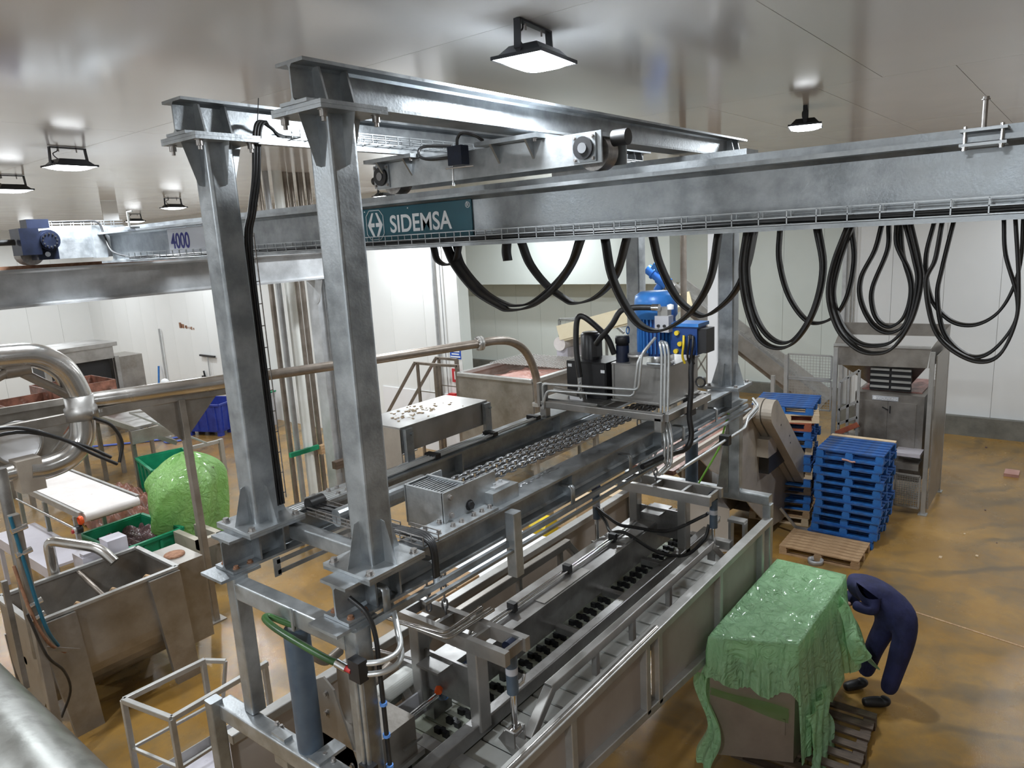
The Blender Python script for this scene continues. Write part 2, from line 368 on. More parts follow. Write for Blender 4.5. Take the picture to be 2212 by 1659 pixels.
# ------------------------------------------------------------------ floodlights
def flood(x, y, rz, label, energy=1., vis=True):
    t = thing('flood_light', label, 'light', (x, y, CEIL - .225), 'LED floodlights under the ceiling', rz)
    def P(nm, mb, mt):
        o = bpy.data.objects.new(nm, mb.mesh(nm)); COL.objects.link(o); o.data.materials.append(M[mt]); o.parent = t; OFF[o.name] = Vector(); return o
    a, b2 = .24, .18; vs_ = []
    for (hx, hy, z) in ((a, b2, .0), (a, b2, .022), (a * .86, b2 * .84, .026), (a * .62, b2 * .55, .085)):
        vs_ += [(-hx, -hy, z), (hx, -hy, z), (hx, hy, z), (-hx, hy, z)]
    fs_ = [(i * 4 + j, i * 4 + (j + 1) % 4, i * 4 + 4 + (j + 1) % 4, i * 4 + 4 + j) for i in range(3) for j in range(4)] + [(12, 13, 14, 15)]
    P('housing', MB().add(vs_, fs_), 'lamp_body')
    P('diffuser', MB().grid(lambda u_, v_: ((u_ * 2 - 1) * (a - .01), (v_ * 2 - 1) * (b2 - .01), .002 - .035 * (1 - (u_ * 2 - 1) ** 4) * (1 - (v_ * 2 - 1) ** 4)), 9, 9), 'led')
    P('bracket', MB().bar((-.21, 0, .05), (-.198, 0, .21), .012, .045, (0, 1, 0)).bar((.21, 0, .05), (.198, 0, .21), .012, .045, (0, 1, 0)).bar((-.205, 0, .214), (.205, 0, .214), .045, .012)
      .cyl((-.205, 0, .05), (-.18, 0, .05), .022, 8).cyl((.205, 0, .05), (.18, 0, .05), .022, 8), 'lamp_body')
    P('mounting_bolt', MB().cyl((-.1, 0, .17), (-.1, 0, .225), .007, 6).cyl((.1, 0, .17), (.1, 0, .225), .007, 6), 'steel_bolt')
    P('cable', MB().tube(smooth_path([(-.1, .02, .225), (-.105, .02, .18), (-.15, .03, .15), (-.13, .03, .11), (-.08, .02, .075)], 4), .006, 6), 'black_rubber')
    ld = bpy.data.lights.new('lamp', 'AREA'); ld.shape = 'RECTANGLE'; ld.size = .36; ld.size_y = .27; ld.energy = LAMP_W * energy; ld.color = (.90, .955, 1.)
    lo = bpy.data.objects.new('lamp', ld); COL.objects.link(lo); lo.parent = t; lo.location = (0, 0, -.045)
    return t
flood(1.47, -.23, .12, 'LED floodlight on a bracket above the near upper beam')
flood(6.65, -.35, .25, 'LED floodlight right of the upper beam ends, seen over the girder')
flood(1.21, 6.31, .1, 'larger of the floodlights left of the posts, with a trailing cable')
flood(1.6, 9.5, .1, 'floodlight at the left edge of the frame above the dark motor')
flood(6.08, 13.5, .1, 'small far floodlight beside the left post')
flood(7.97, 19.6, .1, 'farthest floodlight, tiny, above the girder end cable basket')
for x, y, e in ((-4.4, -2.4, 1.3), (-3.4, 3.2, 1.2), (10.8, -4.8, .8), (15.2, -3.4, .6), (10.6, 4.2, .8), (15.0, 5.6, .9), (17.2, 11.5, 1.1), (5.9, 5.4, .9), (-2.5, 13, 1), (2.2, 20.5, 1.2), (7.2, 26, 1.2), (0, 27, 1), (9.2, 9.8, 1), (14, 13, 1)):  # unseen floodlights, added to brighten the room and the steel faces
    flood(x, y, .1, 'LED floodlight under the ceiling outside the picture or behind steelwork', e)
# ================================================================== CRANE
GX = 1.66; GB = 5.26; GT = 5.635
def basket(mb, x, y0, y1, z, w_, h, step, ax='y'):       # open wire cable basket running along ax
    def Pt(a, s_, zz): return (x + s_, a, zz) if ax == 'y' else (a, x + s_, zz)
    for s_, zz in ((-w_ / 2, z + h), (-w_ / 2, z + h * .5), (-w_ / 2, z), (0, z), (w_ / 2, z), (w_ / 2, z + h * .5), (w_ / 2, z + h)):
        mb.bar(Pt(y0, s_, zz), Pt(y1, s_, zz), .006)
    a = y0
    while a <= y1 + 1e-6:
        mb.bar(Pt(a, -w_ / 2, z + h), Pt(a, -w_ / 2, z), .006); mb.bar(Pt(a, -w_ / 2, z), Pt(a, w_ / 2, z), .006); mb.bar(Pt(a, w_ / 2, z), Pt(a, w_ / 2, z + h), .006); a += step
    return mb
def girder(x, label, y0, y1):
    t = thing('bridge_girder', label, 'crane girder', (x, (y0 + y1) / 2, GB))
    MB().ibeam((x, y0, GT), (x, y1, GT), GT - GB, .30, .014, .024, r=.022).build('beam', 'galv', t)
    MB().bar((x, y0, GT + .025), (x, y1, GT + .025), .05, .05).build('rail', 'galv', t)
    return t
g1 = girder(GX, 'long galvanised crane girder carrying the teal sign and cable basket', -7.2, 6.62)
girder(4.05, 'second galvanised crane girder mostly hidden behind the first', -7.2, 6.62)
# stopper clamp on the girder top with a bolt
ck = thing('rail_clamp', 'bolted rail clamp with an upright bolt on the girder at upper right', 'clamp', (1.55, -2.66, 5.63))
MB().box(1.47, 1.60, -2.75, -2.57, 5.655, 5.668).build('plate', 'galv_bright', ck); MB().box(1.47, 1.60, -2.75, -2.57, 5.592, 5.605).build('plate', 'galv_bright', ck)
MB().cyl((1.49, -2.66, 5.66), (1.49, -2.66, 5.79), .010, 8).hexbolt((1.49, -2.66, 5.785), r=.013, h=.01).build('bolt', 'steel_bolt', ck)
for y in (-2.73, -2.59): MB().cyl((1.485, y, 5.585), (1.485, y, 5.68), .008, 8).hexbolt((1.485, y, 5.592), (0, 0, -1), .012).build('bolt', 'chrome', ck)
ck = thing('rail_stop', 'small hooked rail clamp on the girder left of the posts', 'clamp', (1.55, 5.7, 5.60))
MB().box(1.47, 1.58, 5.62, 5.8, 5.64, 5.66).build('plate', 'galv_bright', ck); MB().tube([(1.5, 5.7, 5.66), (1.5, 5.7, 5.83), (1.5, 5.58, 5.83)], .011, 6).build('hook', 'white_plastic', ck)
# cable baskets along the girder
tb = thing('cable_basket', 'wire cable basket with black cables along the lower flange of the girder', 'cable tray', (1.53, 0, 5.285))
basket(MB(), 1.545, -5.4, 5.95, 5.29, .07, .075, .15).build('wire_mesh', 'galv_bright', tb)
for k in range(3):
    pts = [(1.535 + .012 * k, y, 5.302 + .012 * (k % 2) + random.uniform(-.004, .008)) for y in [5.9 - .45 * i for i in range(26)]]
    MB().tube(smooth_path(pts, 3), .009, 6).build('cable', 'black_rubber', tb)
# signs
sg = thing('maker_sign', 'teal sign with white octagon emblem and SIDEMSA lettering on the girder', 'sign', (1.64, 1.15, 5.33))
MB().box(1.638, 1.648, .53, 1.76, 5.325, 5.595).build('plate', 'sign_teal', sg)
text('lettering', 'SIDEMSA', .19, (1.636, 1.42, 5.395), (R(90), 0, R(-90)), 'sign_white', sg, .001, .0035, .93)
text('lettering', '®', .06, (1.636, .585, 5.535), (R(90), 0, R(-90)), 'sign_white', sg, .001)
def yz(pts, cy, cz, s_=1.): return [(-(a * s_) + cy, b_ * s_ + cz) for a, b_ in pts]
def plate_yz(poly, x, mt, nm, par, d=.0015):
    return MB().prism(poly, (x, 0, 0), (0, 1, 0), (0, 0, 1), (-d, 0, 0)).build(nm, mt, par)
ey, ez = 1.60, 5.462
oc = [(-.062, .118), (.062, .118), (.105, .072), (.105, -.072), (.062, -.118), (-.062, -.118), (-.105, -.072), (-.105, .072)]
mb = MB()
for i in range(8):
    p, q = oc[i], oc[(i + 1) % 8]; mb.bar((1.636, ey - p[0], ez + p[1]), (1.636, ey - q[0], ez + q[1]), .005, .005)
mb.build('emblem_border', 'sign_white', sg)
for s_ in (-1, 1):
    plate_yz(yz([(s_ * .012, .098), (s_ * .034, .098), (s_ * .092, 0), (s_ * .034, -.098), (s_ * .006, -.098), (s_ * .05, -.016), (s_ * .008, -.016), (s_ * .008, .016), (s_ * .05, .016)], ey, ez), 1.6375, 'sign_white', 'emblem_arrow', sg)
for y in (.57, 1.2, 1.72): MB().cyl((1.638, y, 5.575), (1.635, y, 5.575), .006, 8).build('screw', 'sign_white', sg)
sg = thing('capacity_sign', 'pale plate with blue 4000 lettering on the girder between wall and left post', 'sign', (1.64, 4.7, 5.33))
MB().box(1.642, 1.649, 4.15, 5.12, 5.33, 5.60).build('plate', 'sign_plate', sg)
text('lettering', '4000', .235, (1.640, 5.06, 5.385), (R(90), 0, R(-90)), 'ink_blue', sg, .001, .004, .88)
# end carriage of the bridge on the runway
ec = thing('end_carriage', 'grey crane end carriage box riding the runway at the left', 'crane carriage', (1.0, 6.95, 5.28))
MB().box(.86, 1.9, 6.72, 7.0, 5.34, 5.72).build('body', 'galv', ec); MB().box(1.46, 1.60, 6.62, 6.74, 5.33, 5.73).build('end_plate', 'galv_bright', ec)
for x in (.8, 1.95): MB().cyl((x, 6.75, 5.41), (x, 6.97, 5.41), .125, 20).build('wheel', 'steel_bolt', ec)
mo = MB().cyl((.90, 6.66, 5.56), (.90, 6.44, 5.56), .12, 20).cyl((.90, 6.44, 5.56), (.90, 6.41, 5.56), .10, 20); mo = mo.build('gear_housing', 'motor_navy', ec)
MB().box(.60, .80, 6.42, 6.72, 5.40, 5.70).build('gearbox', 'motor_navy', ec); MB().box(.7, .93, 6.45, 6.65, 5.70, 5.80).build('terminal_box', 'motor_navy', ec)
MB().box(.78, 1.0, 6.5, 6.72, 5.34, 5.50).build('gearbox', 'motor_navy', ec)
mb = MB()
for k in range(12): mb.cyl((.90 + .075 * math.cos(k * .524), 6.412, 5.56 + .075 * math.sin(k * .524)), (.90 + .075 * math.cos(k * .524), 6.404, 5.56 + .075 * math.sin(k * .524)), .010, 8)
mb.build('cap_bolts', 'chrome', ec)
MB().cyl((.86, 6.5, 5.40), (.86, 6.44, 5.40), .03, 10).build('oil_cap', 'chrome', ec); MB().cyl((.42, 6.55, 5.55), (.58, 6.55, 5.55), .035, 10).build('buffer', 'black_rubber', ec)
MB().tube(smooth_path([(1.0, 6.55, 5.77), (1.3, 6.58, 5.775), (1.52, 6.58, 5.76), (1.56, 6.55, 5.6), (1.56, 6.4, 5.4), (1.55, 5.9, 5.31)], 5), .013, 6).build('cable', 'black_rubber', ec)
basket(MB(), 6.8, .95, 1.9, 5.73, .08, .06, .12, 'x').build('wire_basket', 'galv_bright', ec)
# runway beam and its column
rw = thing('runway_beam', 'long weathered crane runway beam crossing behind the left posts', 'crane runway', (2, 7.0, 4.78))
MB().ibeam((-5.9, 7.0, 5.245), (5.35, 7.0, 5.245), .455, .26, .014, .026, r=.025).build('beam', 'galv_old', rw)
MB().bar((-5.9, 7.0, 5.265), (5.3, 7.0, 5.265), .05, .04).build('rail', 'rust', rw)
cl = thing('runway_column', 'galvanised steel column under the runway beam behind the near post', 'column', (5.0, 7.0, 0))
MB().ibeam((4.87, 7.0, 0), (4.87, 7.0, 4.79), .26, .24, .012, .02, up=(-1, 0, 0)).build('shaft', 'galv_old', cl)
MB().box(4.78, 5.2, 6.8, 7.2, 0, .03).build('base_plate', 'galv_old', cl)
MB().prism([(0, 0), (.3, 0), (.12, -.34), (0, -.4)], (4.865, 6.865, 4.785), (0, -.6, 0), (0, 0, 1), (-.015, 0, 0)).build('bracket', 'galv_old', cl)
MB().box(4.8, 5.2, 6.75, 6.87, 1.55, 1.68).build('clamp_band', 'wood_dark', cl)
# vertical pipes behind the posts, floor to ceiling
PIPES = [(4.60, 7.75, .045, 'pipe_brown', 'thin brown vertical pipe nearest the left post'), (4.78, 7.8, .05, 'galv_old', 'grey vertical pipe second from the left post'),
         (4.95, 7.72, .085, 'white_plastic', 'thick white plastic vertical pipe among brown pipes'), (5.14, 7.8, .05, 'pipe_brown', 'brown vertical pipe just right of the white pipe'),
         (5.30, 7.85, .045, 'pipe_brown', 'dark narrow vertical pipe beside the steel column'), (5.45, 7.8, .06, 'pipe_brown', 'wide brown pipe seen above the runway beside the near post'), (5.62, 7.8, .045, 'pipe_brown', 'last brown pipe above the runway against the near post')]
for x, y, r_, mt, lb in PIPES: tag(MB().cyl((x, y, 0), (x, y, CEIL), r_, 12).build('vertical_pipe', mt), lb, 'pipe', 'vertical pipes behind the posts')
pc = thing('pipe_clamp', 'green and brown clamp band holding the vertical pipes', 'clamp', (5.0, 7.6, 1.6))
MB().box(4.5, 5.1, 7.6, 7.66, 1.72, 1.80).build('strap', 'green_bin', pc); MB().box(5.1, 5.5, 7.55, 7.66, 1.62, 1.78).build('block', 'wood', pc)
# trolley end truck on the near girder
tt = thing('trolley_truck', 'galvanised trolley end truck with round wheel hubs on the girder top', 'crane trolley', (1.5, .35, 5.70))
MB().box(1.50, 1.515, -.68, 1.38, 5.725, 5.915).build('side_plate', 'galv_bright', tt); MB().box(1.80, 1.815, -.68, 1.38, 5.725, 5.915).build('side_plate', 'galv_bright', tt)
MB().box(1.515, 1.80, -.66, 1.36, 5.885, 5.91).build('top_plate', 'galv_bright', tt)
for y, k in ((1.31, 1.), (-.56, 1.)):
    hp = MB().box(1.488, 1.50, y - .085, y + .085, 5.735, 5.905).build('hub_plate', 'galv', tt)
    MB().cyl((1.488, y, 5.82), (1.47, y, 5.82), .070, 20).build('hub_ring', 'black_plastic', hp); MB().cyl((1.486, y, 5.82), (1.464, y, 5.82), .032, 16).build('axle', 'chain_steel', hp)  # the hub recess has its shade painted as a black disc
    mb = MB()
    for a, c in ((-1, -1), (1, -1), (1, 1), (-1, 1)): mb.hexbolt((1.488, y + a * .066, 5.82 + c * .066), (-1, 0, 0), .009, .008)
    mb.build('bolt', 'steel_bolt', hp)
    MB().cyl((1.60, y, 5.80), (1.72, y, 5.80), .112, 24).build('wheel', 'steel_bolt', tt)
MB().cyl((1.62, -.70, 5.87), (1.62, -.80, 5.87), .05, 16).build('buffer', 'black_rubber', tt); MB().cyl((1.55, 1.38, 5.80), (1.55, 1.47, 5.80), .03, 12).build('buffer', 'black_rubber', tt)
for y in (0.0, 1.142):
    MB().box(1.40, 1.86, y - .26, y + .26, 5.918, 5.946).build('pad', 'galv', tt)
    for dy in (-.17, .12):
        MB().prism([(0, 0), (-.09, 0), (0, -.12)], (1.50, y + dy, 5.918), (1, 0, 0), (0, 0, 1), (0, .016, 0)).build('gusset', 'galv', tt)
        MB().hexbolt((1.45, y + dy * 1.25, 5.918), (0, 0, -1), .013).build('bolt', 'steel_bolt', tt)
sn = thing('limit_switch', 'dark blue limit switch with a rod on the trolley truck', 'switch', (1.46, .45, 5.78))
MB().box(1.42, 1.5, .40, .53, 5.82, 5.95).build('case', 'motor_navy', sn); MB().cyl((1.44, .50, 5.90), (1.43, .50, 5.68), .007, 8).build('rod', 'chrome', sn); MB().cyl((1.43, .3, 5.80), (1.43, .56, 5.805), .006, 8).build('rod', 'chrome', sn)
MB().tube(smooth_path([(1.45, .46, 5.95), (1.45, .45, 6.0), (1.45, .4, 6.03), (1.47, .3, 6.0), (1.5, .26, 5.96)], 5), .012, 6).build('cable', 'black_rubber', sn)
MB().tube(smooth_path([(1.46, .52, 5.88), (1.46, .75, 5.89), (1.47, .86, 5.93), (1.5, .84, 5.99), (1.55, .6, 5.97)], 5), .012, 6).build('cable', 'black_rubber', sn)
tt2 = thing('trolley_truck', 'second trolley end truck on the hidden far girder', 'crane trolley', (4.05, .35, 5.70))
MB().box(3.91, 4.19, -.68, 1.38, 5.725, 5.945).build('body', 'galv', tt2)
for y in (1.31, -.56): MB().cyl((3.98, y, 5.80), (4.12, y, 5.80), .112, 24).build('wheel', 'steel_bolt', tt2)
# ------------------------------------------------------------------ festoon: flat cable loops below the girder
LOOPS = [  # (x plane, [(y, z), ...]) along each hang
    (1.70, [(0.865, 5.243), (0.78, 5.105), (0.582, 4.909), (0.36, 4.799), (0.251, 4.773), (0.056, 4.81), (-0.155, 4.944), (-0.298, 5.102), (-0.379, 5.239)]),
    (1.78, [(0.841, 5.239), (0.78, 5.1), (0.58, 4.909), (0.379, 4.814), (0.255, 4.799), (0.115, 4.828), (-0.079, 4.95), (-0.233, 5.098), (-0.309, 5.239)]),
    (1.72, [(1.027, 5.237), (0.994, 5.156), (0.897, 5.117), (0.799, 5.151), (0.752, 5.235)]),
    (1.70, [(0.262, 5.247), (0.27, 5.197), (0.261, 5.136)]),
    (1.85, [(0.241, 5.239), (0.172, 5.102), (0.032, 4.948), (-0.127, 4.847), (-0.226, 4.815), (-0.401, 4.866), (-0.554, 5.009), (-0.648, 5.208)]),
    (1.70, [(-0.568, 5.253), (-0.607, 5.035), (-0.689, 4.852), (-0.806, 4.703), (-0.938, 4.662), (-1.067, 4.711), (-1.192, 4.815), (-1.297, 4.999), (-1.345, 5.243)]),
    (1.85, [(-0.837, 5.246), (-0.884, 5.081), (-0.997, 4.871), (-1.124, 4.768), (-1.218, 4.755), (-1.367, 4.873), (-1.458, 5.042), (-1.506, 5.259)]),
    (1.70, [(-1.512, 5.255), (-1.487, 5.051), (-1.517, 4.835), (-1.596, 4.646), (-1.705, 4.591), (-1.808, 4.641), (-1.904, 4.815), (-1.946, 5.044), (-1.911, 5.244)]),
    (1.78, [(-1.518, 5.252), (-1.49, 5.046), (-1.523, 4.826), (-1.595, 4.676), (-1.691, 4.611), (-1.783, 4.648), (-1.874, 4.811), (-1.914, 5.039), (-1.874, 5.243)]),
    (1.85, [(-1.655, 5.251), (-1.653, 5.092), (-1.703, 4.903), (-1.785, 4.769), (-1.864, 4.722), (-1.964, 4.76), (-2.033, 4.878), (-2.062, 5.082), (-2.038, 5.258)]),
    (1.70, [(-2.056, 5.261), (-1.993, 5.068), (-1.975, 4.893), (-2.029, 4.716), (-2.127, 4.613), (-2.219, 4.59), (-2.307, 4.627), (-2.386, 4.776), (-2.418, 4.966), (-2.401, 5.083), (-2.355, 5.253)]),
    (1.78, [(-2.06, 5.259), (-2.001, 5.063), (-1.978, 4.885), (-2.032, 4.718), (-2.119, 4.631), (-2.213, 4.62), (-2.291, 4.652), (-2.362, 4.766), (-2.388, 4.96), (-2.367, 5.079), (-2.316, 5.253)]),
    (1.85, [(-2.192, 5.263), (-2.164, 5.129), (-2.101, 4.981), (-2.106, 4.853), (-2.17, 4.727), (-2.253, 4.683), (-2.329, 4.732), (-2.355, 4.881), (-2.338, 5.003), (-2.271, 5.15), (-2.264, 5.259)]),
    (1.92, [(-2.212, 5.26), (-2.212, 5.125), (-2.147, 4.924), (-2.152, 4.808), (-2.19, 4.731), (-2.25, 4.707), (-2.315, 4.773), (-2.336, 4.924), (-2.288, 5.098), (-2.269, 5.257)]),
    (1.70, [(-2.493, 5.261), (-2.473, 5.081), (-2.439, 4.966), (-2.481, 4.755), (-2.559, 4.64), (-2.682, 4.577), (-2.774, 4.617), (-2.827, 4.789), (-2.822, 4.986), (-2.79, 5.255)]),
    (1.78, [(-2.532, 5.257), (-2.495, 5.03), (-2.482, 4.889), (-2.524, 4.699), (-2.633, 4.589), (-2.73, 4.614), (-2.815, 4.756), (-2.818, 4.891), (-2.758, 5.092), (-2.739, 5.257)]),
    (1.85, [(-2.437, 5.261), (-2.409, 5.074), (-2.441, 4.881), (-2.532, 4.762), (-2.636, 4.736), (-2.731, 4.791), (-2.79, 4.907), (-2.816, 5.064), (-2.811, 5.252)]),
 ]
LBL = ['leftmost large black flat cable loop below the teal sign', 'inner twin of the leftmost flat cable loop below the teal sign', 'small rolled ring of flat cable under the teal sign', 'short stub of flat cable under the girder right of the teal sign',
 'shallow black flat cable loop left of the blue motor', 'deep black flat cable loop hanging in front of the blue motor', 'flat cable loop crossing in front of the far right post', 'deep flat cable loop just right of the far right post', 'inner twin of the loop just right of the far right post',
 'shorter flat cable loop right of the far right post', 'deep wide flat cable loop in front of the hopper machine', 'inner twin of the deep loop in front of the hopper machine', 'narrow pinched flat cable loop above the hopper machine', 'narrowest pinched cable loop nested above the hopper machine',
 'deepest flat cable loop at the right edge of the frame', 'inner twin of the deepest loop at the right edge', 'shallow flat cable loop behind those at the right edge']
for k_, ((x, pts), lb) in enumerate(zip(LOOPS, LBL)):
    pts = [(pts[0][0], 5.262)] + pts[1:-1] + [(pts[-1][0], 5.262 if lb[:5] not in ('short',) or 'stub' not in lb else pts[-1][1])]
    P = smooth_path([(x, y, z) for y, z in pts], 7)
    tag(MB().ribbon(P, ((.095 if k_ in (0, 3, 4, 5, 6) else .065), 0, 0), .014).build('festoon_cable', 'black_rubber'), lb, 'cable', 'festoon cables under the girder')
# ================================================================== TROLLEY FRAME (posts, upper and lower beams, hanging guide frame)
W, LX, S, Z0, ZT = 1.142, 5.229, .177, 3.55, 5.95
BF = .2158
fr = thing('hoist_gantry', 'tall galvanised hoist frame of four posts between paired upper and lower beams', 'hoist frame', (0, 0, 0.95))
def gus(o, out, h, top, up):                             # gusset plate in the plane of `out` and z
    o, out = V3(o), V3(out); t = Vector((-out.y, out.x, 0)) * .012
    pl = [(0, 0), (out.length, 0), (.032, up * h * .97), (0, up * h)]
    return MB().prism(pl, o - t / 2, out.normalized(), (0, 0, 1), t)
POSTS = {}
for nx, x in (('l', 0.), ('r', LX)):
    for ny, y in (('n', 0.), ('f', W)):
        p = MB().rbar((x, y, Z0), (x, y, ZT), S, r=.022, up=(1, 0, 0), k=4).build('post', 'galv', fr)
        for d in ((-1, 0, 0), (0, -1, 0), (1, 0, 0), (0, 1, 0)):
            for z, up in ((Z0, 1), (ZT, -1)):
                o = V3((x, y, z)) + V3(d) * (S / 2 - .001)
                gus(o, V3(d) * .105, .25, 0, up).build('gusset', 'galv_bright', p)
        bp = MB().box(x - .209, x + .209, y - .2, y + .2, Z0 - .018, Z0).build('base_plate', 'galv_bright', p)
        MB().box(x - .209, x + .209, y - .2, y + .2, Z0 - .037, Z0 - .019).build('shim_plate', 'galv', p)
        MB().box(x - .209, x + .209, y - .2, y + .2, ZT, ZT + .018).build('head_plate', 'galv', p)
        MB().box(x - .209, x + .209, y - .2, y + .2, ZT + .019, ZT + .038).build('shim_plate', 'galv', p)
        for a in (-1, 1):
            for c in (-1, 1):
                MB().hexbolt((x + a * .165, y + c * .155, Z0), r=.02, h=.02).build('bolt', 'steel_bolt', p)
                MB().hexbolt((x + a * .165, y + c * .155, ZT), (0, 0, -1), r=.02, h=.03).cyl((x + a * .165, y + c * .155, ZT - .02), (x + a * .165, y + c * .155, ZT - .055), .012, 8).build('bolt', 'steel_bolt', p)
        POSTS[nx + ny] = p
for y in (0., W):
    u = MB().ibeam((-.2185, y, 6.188), (LX + .22, y, 6.188), .2, BF, .011, .017, r=.014).build('upper_beam', 'galv', fr)
    for x in (-.085, .085, LX - .085, LX + .085):
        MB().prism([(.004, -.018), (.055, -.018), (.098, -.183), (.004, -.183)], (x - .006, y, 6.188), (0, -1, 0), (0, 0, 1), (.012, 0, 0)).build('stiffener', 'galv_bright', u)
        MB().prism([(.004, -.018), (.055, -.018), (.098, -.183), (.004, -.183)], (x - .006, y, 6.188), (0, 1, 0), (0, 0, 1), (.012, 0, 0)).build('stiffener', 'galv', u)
    l = MB().ibeam((-.304, y, 3.513), (5.56, y, 3.513), .222, BF, .012, .018, r=.016).build('lower_beam', 'galv', fr)
    MB().box(-.40, -.12, y - .125, y + .125, 3.27, 3.289).build('end_plate', 'galv', l)
    for x in (-.36, -.16):
        for s_ in (-.07, .07): MB().hexbolt((x if x > -.3 else -.26, y + s_, 3.309), r=.016).build('bolt', 'rust', l)
    sp = MB().box(.42, 1.0, y - .105, y + .105, 3.513, 3.533).build('splice_plate', 'galv_bright', l)
    for x in (.47, .60, .68, .80, .88, .96):
        for s_ in (-.06, .06): MB().hexbolt((x, y + s_, 3.533), r=.015, h=.018).build('bolt', 'steel_bolt', sp)
    for x in (-.09, .09, 1.9, 3.4, 5.1):
        for s_ in (-1, 1): MB().box(x - .006, x + .006, *sorted((y + s_ * .006, y + s_ * .1)), 3.31, 3.495).build('web_stiffener', 'galv', l)
# near lower beam: upright tube, J brackets and guide rails
l1 = fr
MB().rbar((1.09, -.15, 3.02), (1.09, -.15, 3.48), .085, .085, up=(1, 0, 0)).build('side_upright', 'galv_bright', fr)
for x in (-.05, .35, 1.85, 2.75, 3.8, 4.6):
    MB().ribbon([(x, -.02, 3.415), (x, -.115, 3.415), (x, -.13, 3.40), (x, -.13, 3.27)], (.05, 0, 0), .008).build('rail_bracket', 'galv_bright', fr)
MB().bar((-.28, -.125, 3.255), (5.5, -.125, 3.255), .025, .04).build('guide_rail', 'galv', fr)
MB().bar((.2, -.165, 3.215), (5.5, -.165, 3.215), .03, .02).build('guide_rail', 'galv', fr)
MB().bar((.1, .16, 3.30), (5.4, .16, 3.30), .05, .05).build('guide_rail', 'galv', fr)
MB().cyl((.7, .14, 3.46), (4.9, .14, 3.46), .02, 10).build('guide_rod', 'pipe_steel', fr)
# end cross channels between the lower beams with the slotted plate
MB().rbar((.18, W - .1, 3.42), (.18, .1, 3.42), .09, .10).build('cross_tube', 'galv_bright', fr)
MB().rbar((5.1, W - .1, 3.40), (5.1, .1, 3.40), .1, .12).build('cross_tube', 'galv', fr)
pl = [(-.28, 0), (.18, 0), (.18, -.09), (-.28, -.09)]
MB().bar((.0, W - .12, 3.26), (.95, W - .12, 3.26), .008, .03).bar((.0, W - .12, 3.185), (.95, W - .12, 3.185), .008, .03).bar((.0, W - .12, 3.16), (.0, W - .12, 3.29), .008, .05, (1, 0, 0)).build('slotted_plate', 'galv', fr)
MB().bar((-.1, .09, 3.33), (.75, .12, 3.33), .01, .12).build('web_plate', 'galv', fr)
# ---- hanging guide frame: left end
MB().rbar((-.27, 1.06, 3.27), (-.27, 1.06, 2.30), .105, .105, up=(1, 0, 0)).build('hanger_leg', 'galv_bright', fr)
MB().rbar((-.25, -.10, 3.27), (-.25, -.10, 1.0), .115, .115, up=(1, 0, 0)).build('hanger_leg', 'galv', fr)
MB().rbar((-.27, 1.03, 3.19), (-.26, -.06, 3.19), .10, .12).build('head_tube', 'galv_bright', fr)
MB().box(-.335, -.325, .38, .40, 3.12, 3.26).build('weld_plate', 'galv_bright', fr)
MB().rbar((-.33, 1.36, 2.235), (-.30, -.4, 2.235), .12, .12).build('sill_tube', 'galv_bright', fr)
MB().rbar((-.40, 1.36, 2.33), (-.40, 1.36, .98), .09, .09, up=(1, 0, 0)).build('corner_leg', 'galv', fr)
MB().box(-.36, -.30, .60, .74, 2.10, 2.32).build('clamp_plate', 'galv_bright', fr); MB().box(-.36, -.16, .25, .36, 2.29, 2.31).build('clamp_plate', 'galv_bright', fr)
for y in (.80, .75, .30, .22): MB().hexbolt((-.28, y, 2.297), r=.013).build('bolt', 'steel_bolt', fr)
# guide slot strip on the far leg
MB().box(-.215, -.212, 1.045, 1.065, 2.50, 3.0).build('slot_strip', 'galv_bright', fr)
# ---- right end
MB().rbar((5.42, -.02, 3.29), (5.42, -.02, 2.2), .14, .11, up=(1, 0, 0)).build('hanger_leg', 'galv_bright', fr)
MB().prism([(0, 0), (.30, -1.0), (0, -1.0)], (5.36, .04, 3.2), (-.35, .35, 0), (0, 0, 1), (.01, .01, 0)).build('leg_gusset', 'galv', fr)
MB().rbar((5.42, W, 3.29), (5.42, W, 2.2), .12, .11, up=(1, 0, 0)).build('hanger_leg', 'galv', fr)
MB().rbar((5.45, 1.45, 2.17), (5.45, -.43, 2.17), .12, .12).build('sill_tube', 'galv_bright', fr)
MB().rbar((5.45, -.40, 2.12), (5.45, -.40, .98), .10, .10, up=(1, 0, 0)).build('corner_leg', 'galv_bright', fr)
MB().rbar((5.45, 1.42, 2.12), (5.45, 1.42, .98), .10, .10, up=(1, 0, 0)).build('corner_leg', 'galv', fr)
# ---- long near side gate with panels
def zb(x): return 1.53 - .108 * x
MB().rbar((.1, -.42, 1.93), (5.42, -.42, 1.93), .10, .07).build('gate_top_rail', 'frame_grey', fr)
MB().cyl((-.2, -.43, 1.95), (2.6, -.43, 1.95), .03, 12).build('gate_bar', 'pipe_steel', fr)
MB().rbar((.1, -.42, zb(.1)), (5.42, -.42, zb(5.42)), .10, .08).build('gate_bottom_rail', 'frame_grey', fr)
XS = [.25, 1.26, 2.38, 2.60, 3.93, 5.12]
for x in XS: MB().rbar((x, -.43, zb(x)), (x, -.43, 1.9), .08, .07, up=(1, 0, 0)).build('gate_upright', 'frame_grey', fr)
for a, b2 in zip(XS[:-1], XS[1:]):
    if b2 - a < .4: continue
    MB().prism([(a, zb(a)), (b2, zb(b2)), (b2, 1.9), (a, 1.9)], (0, -.405, 0), (1, 0, 0), (0, 0, 1), (0, .006, 0)).build('gate_panel', 'panel_beige', fr)
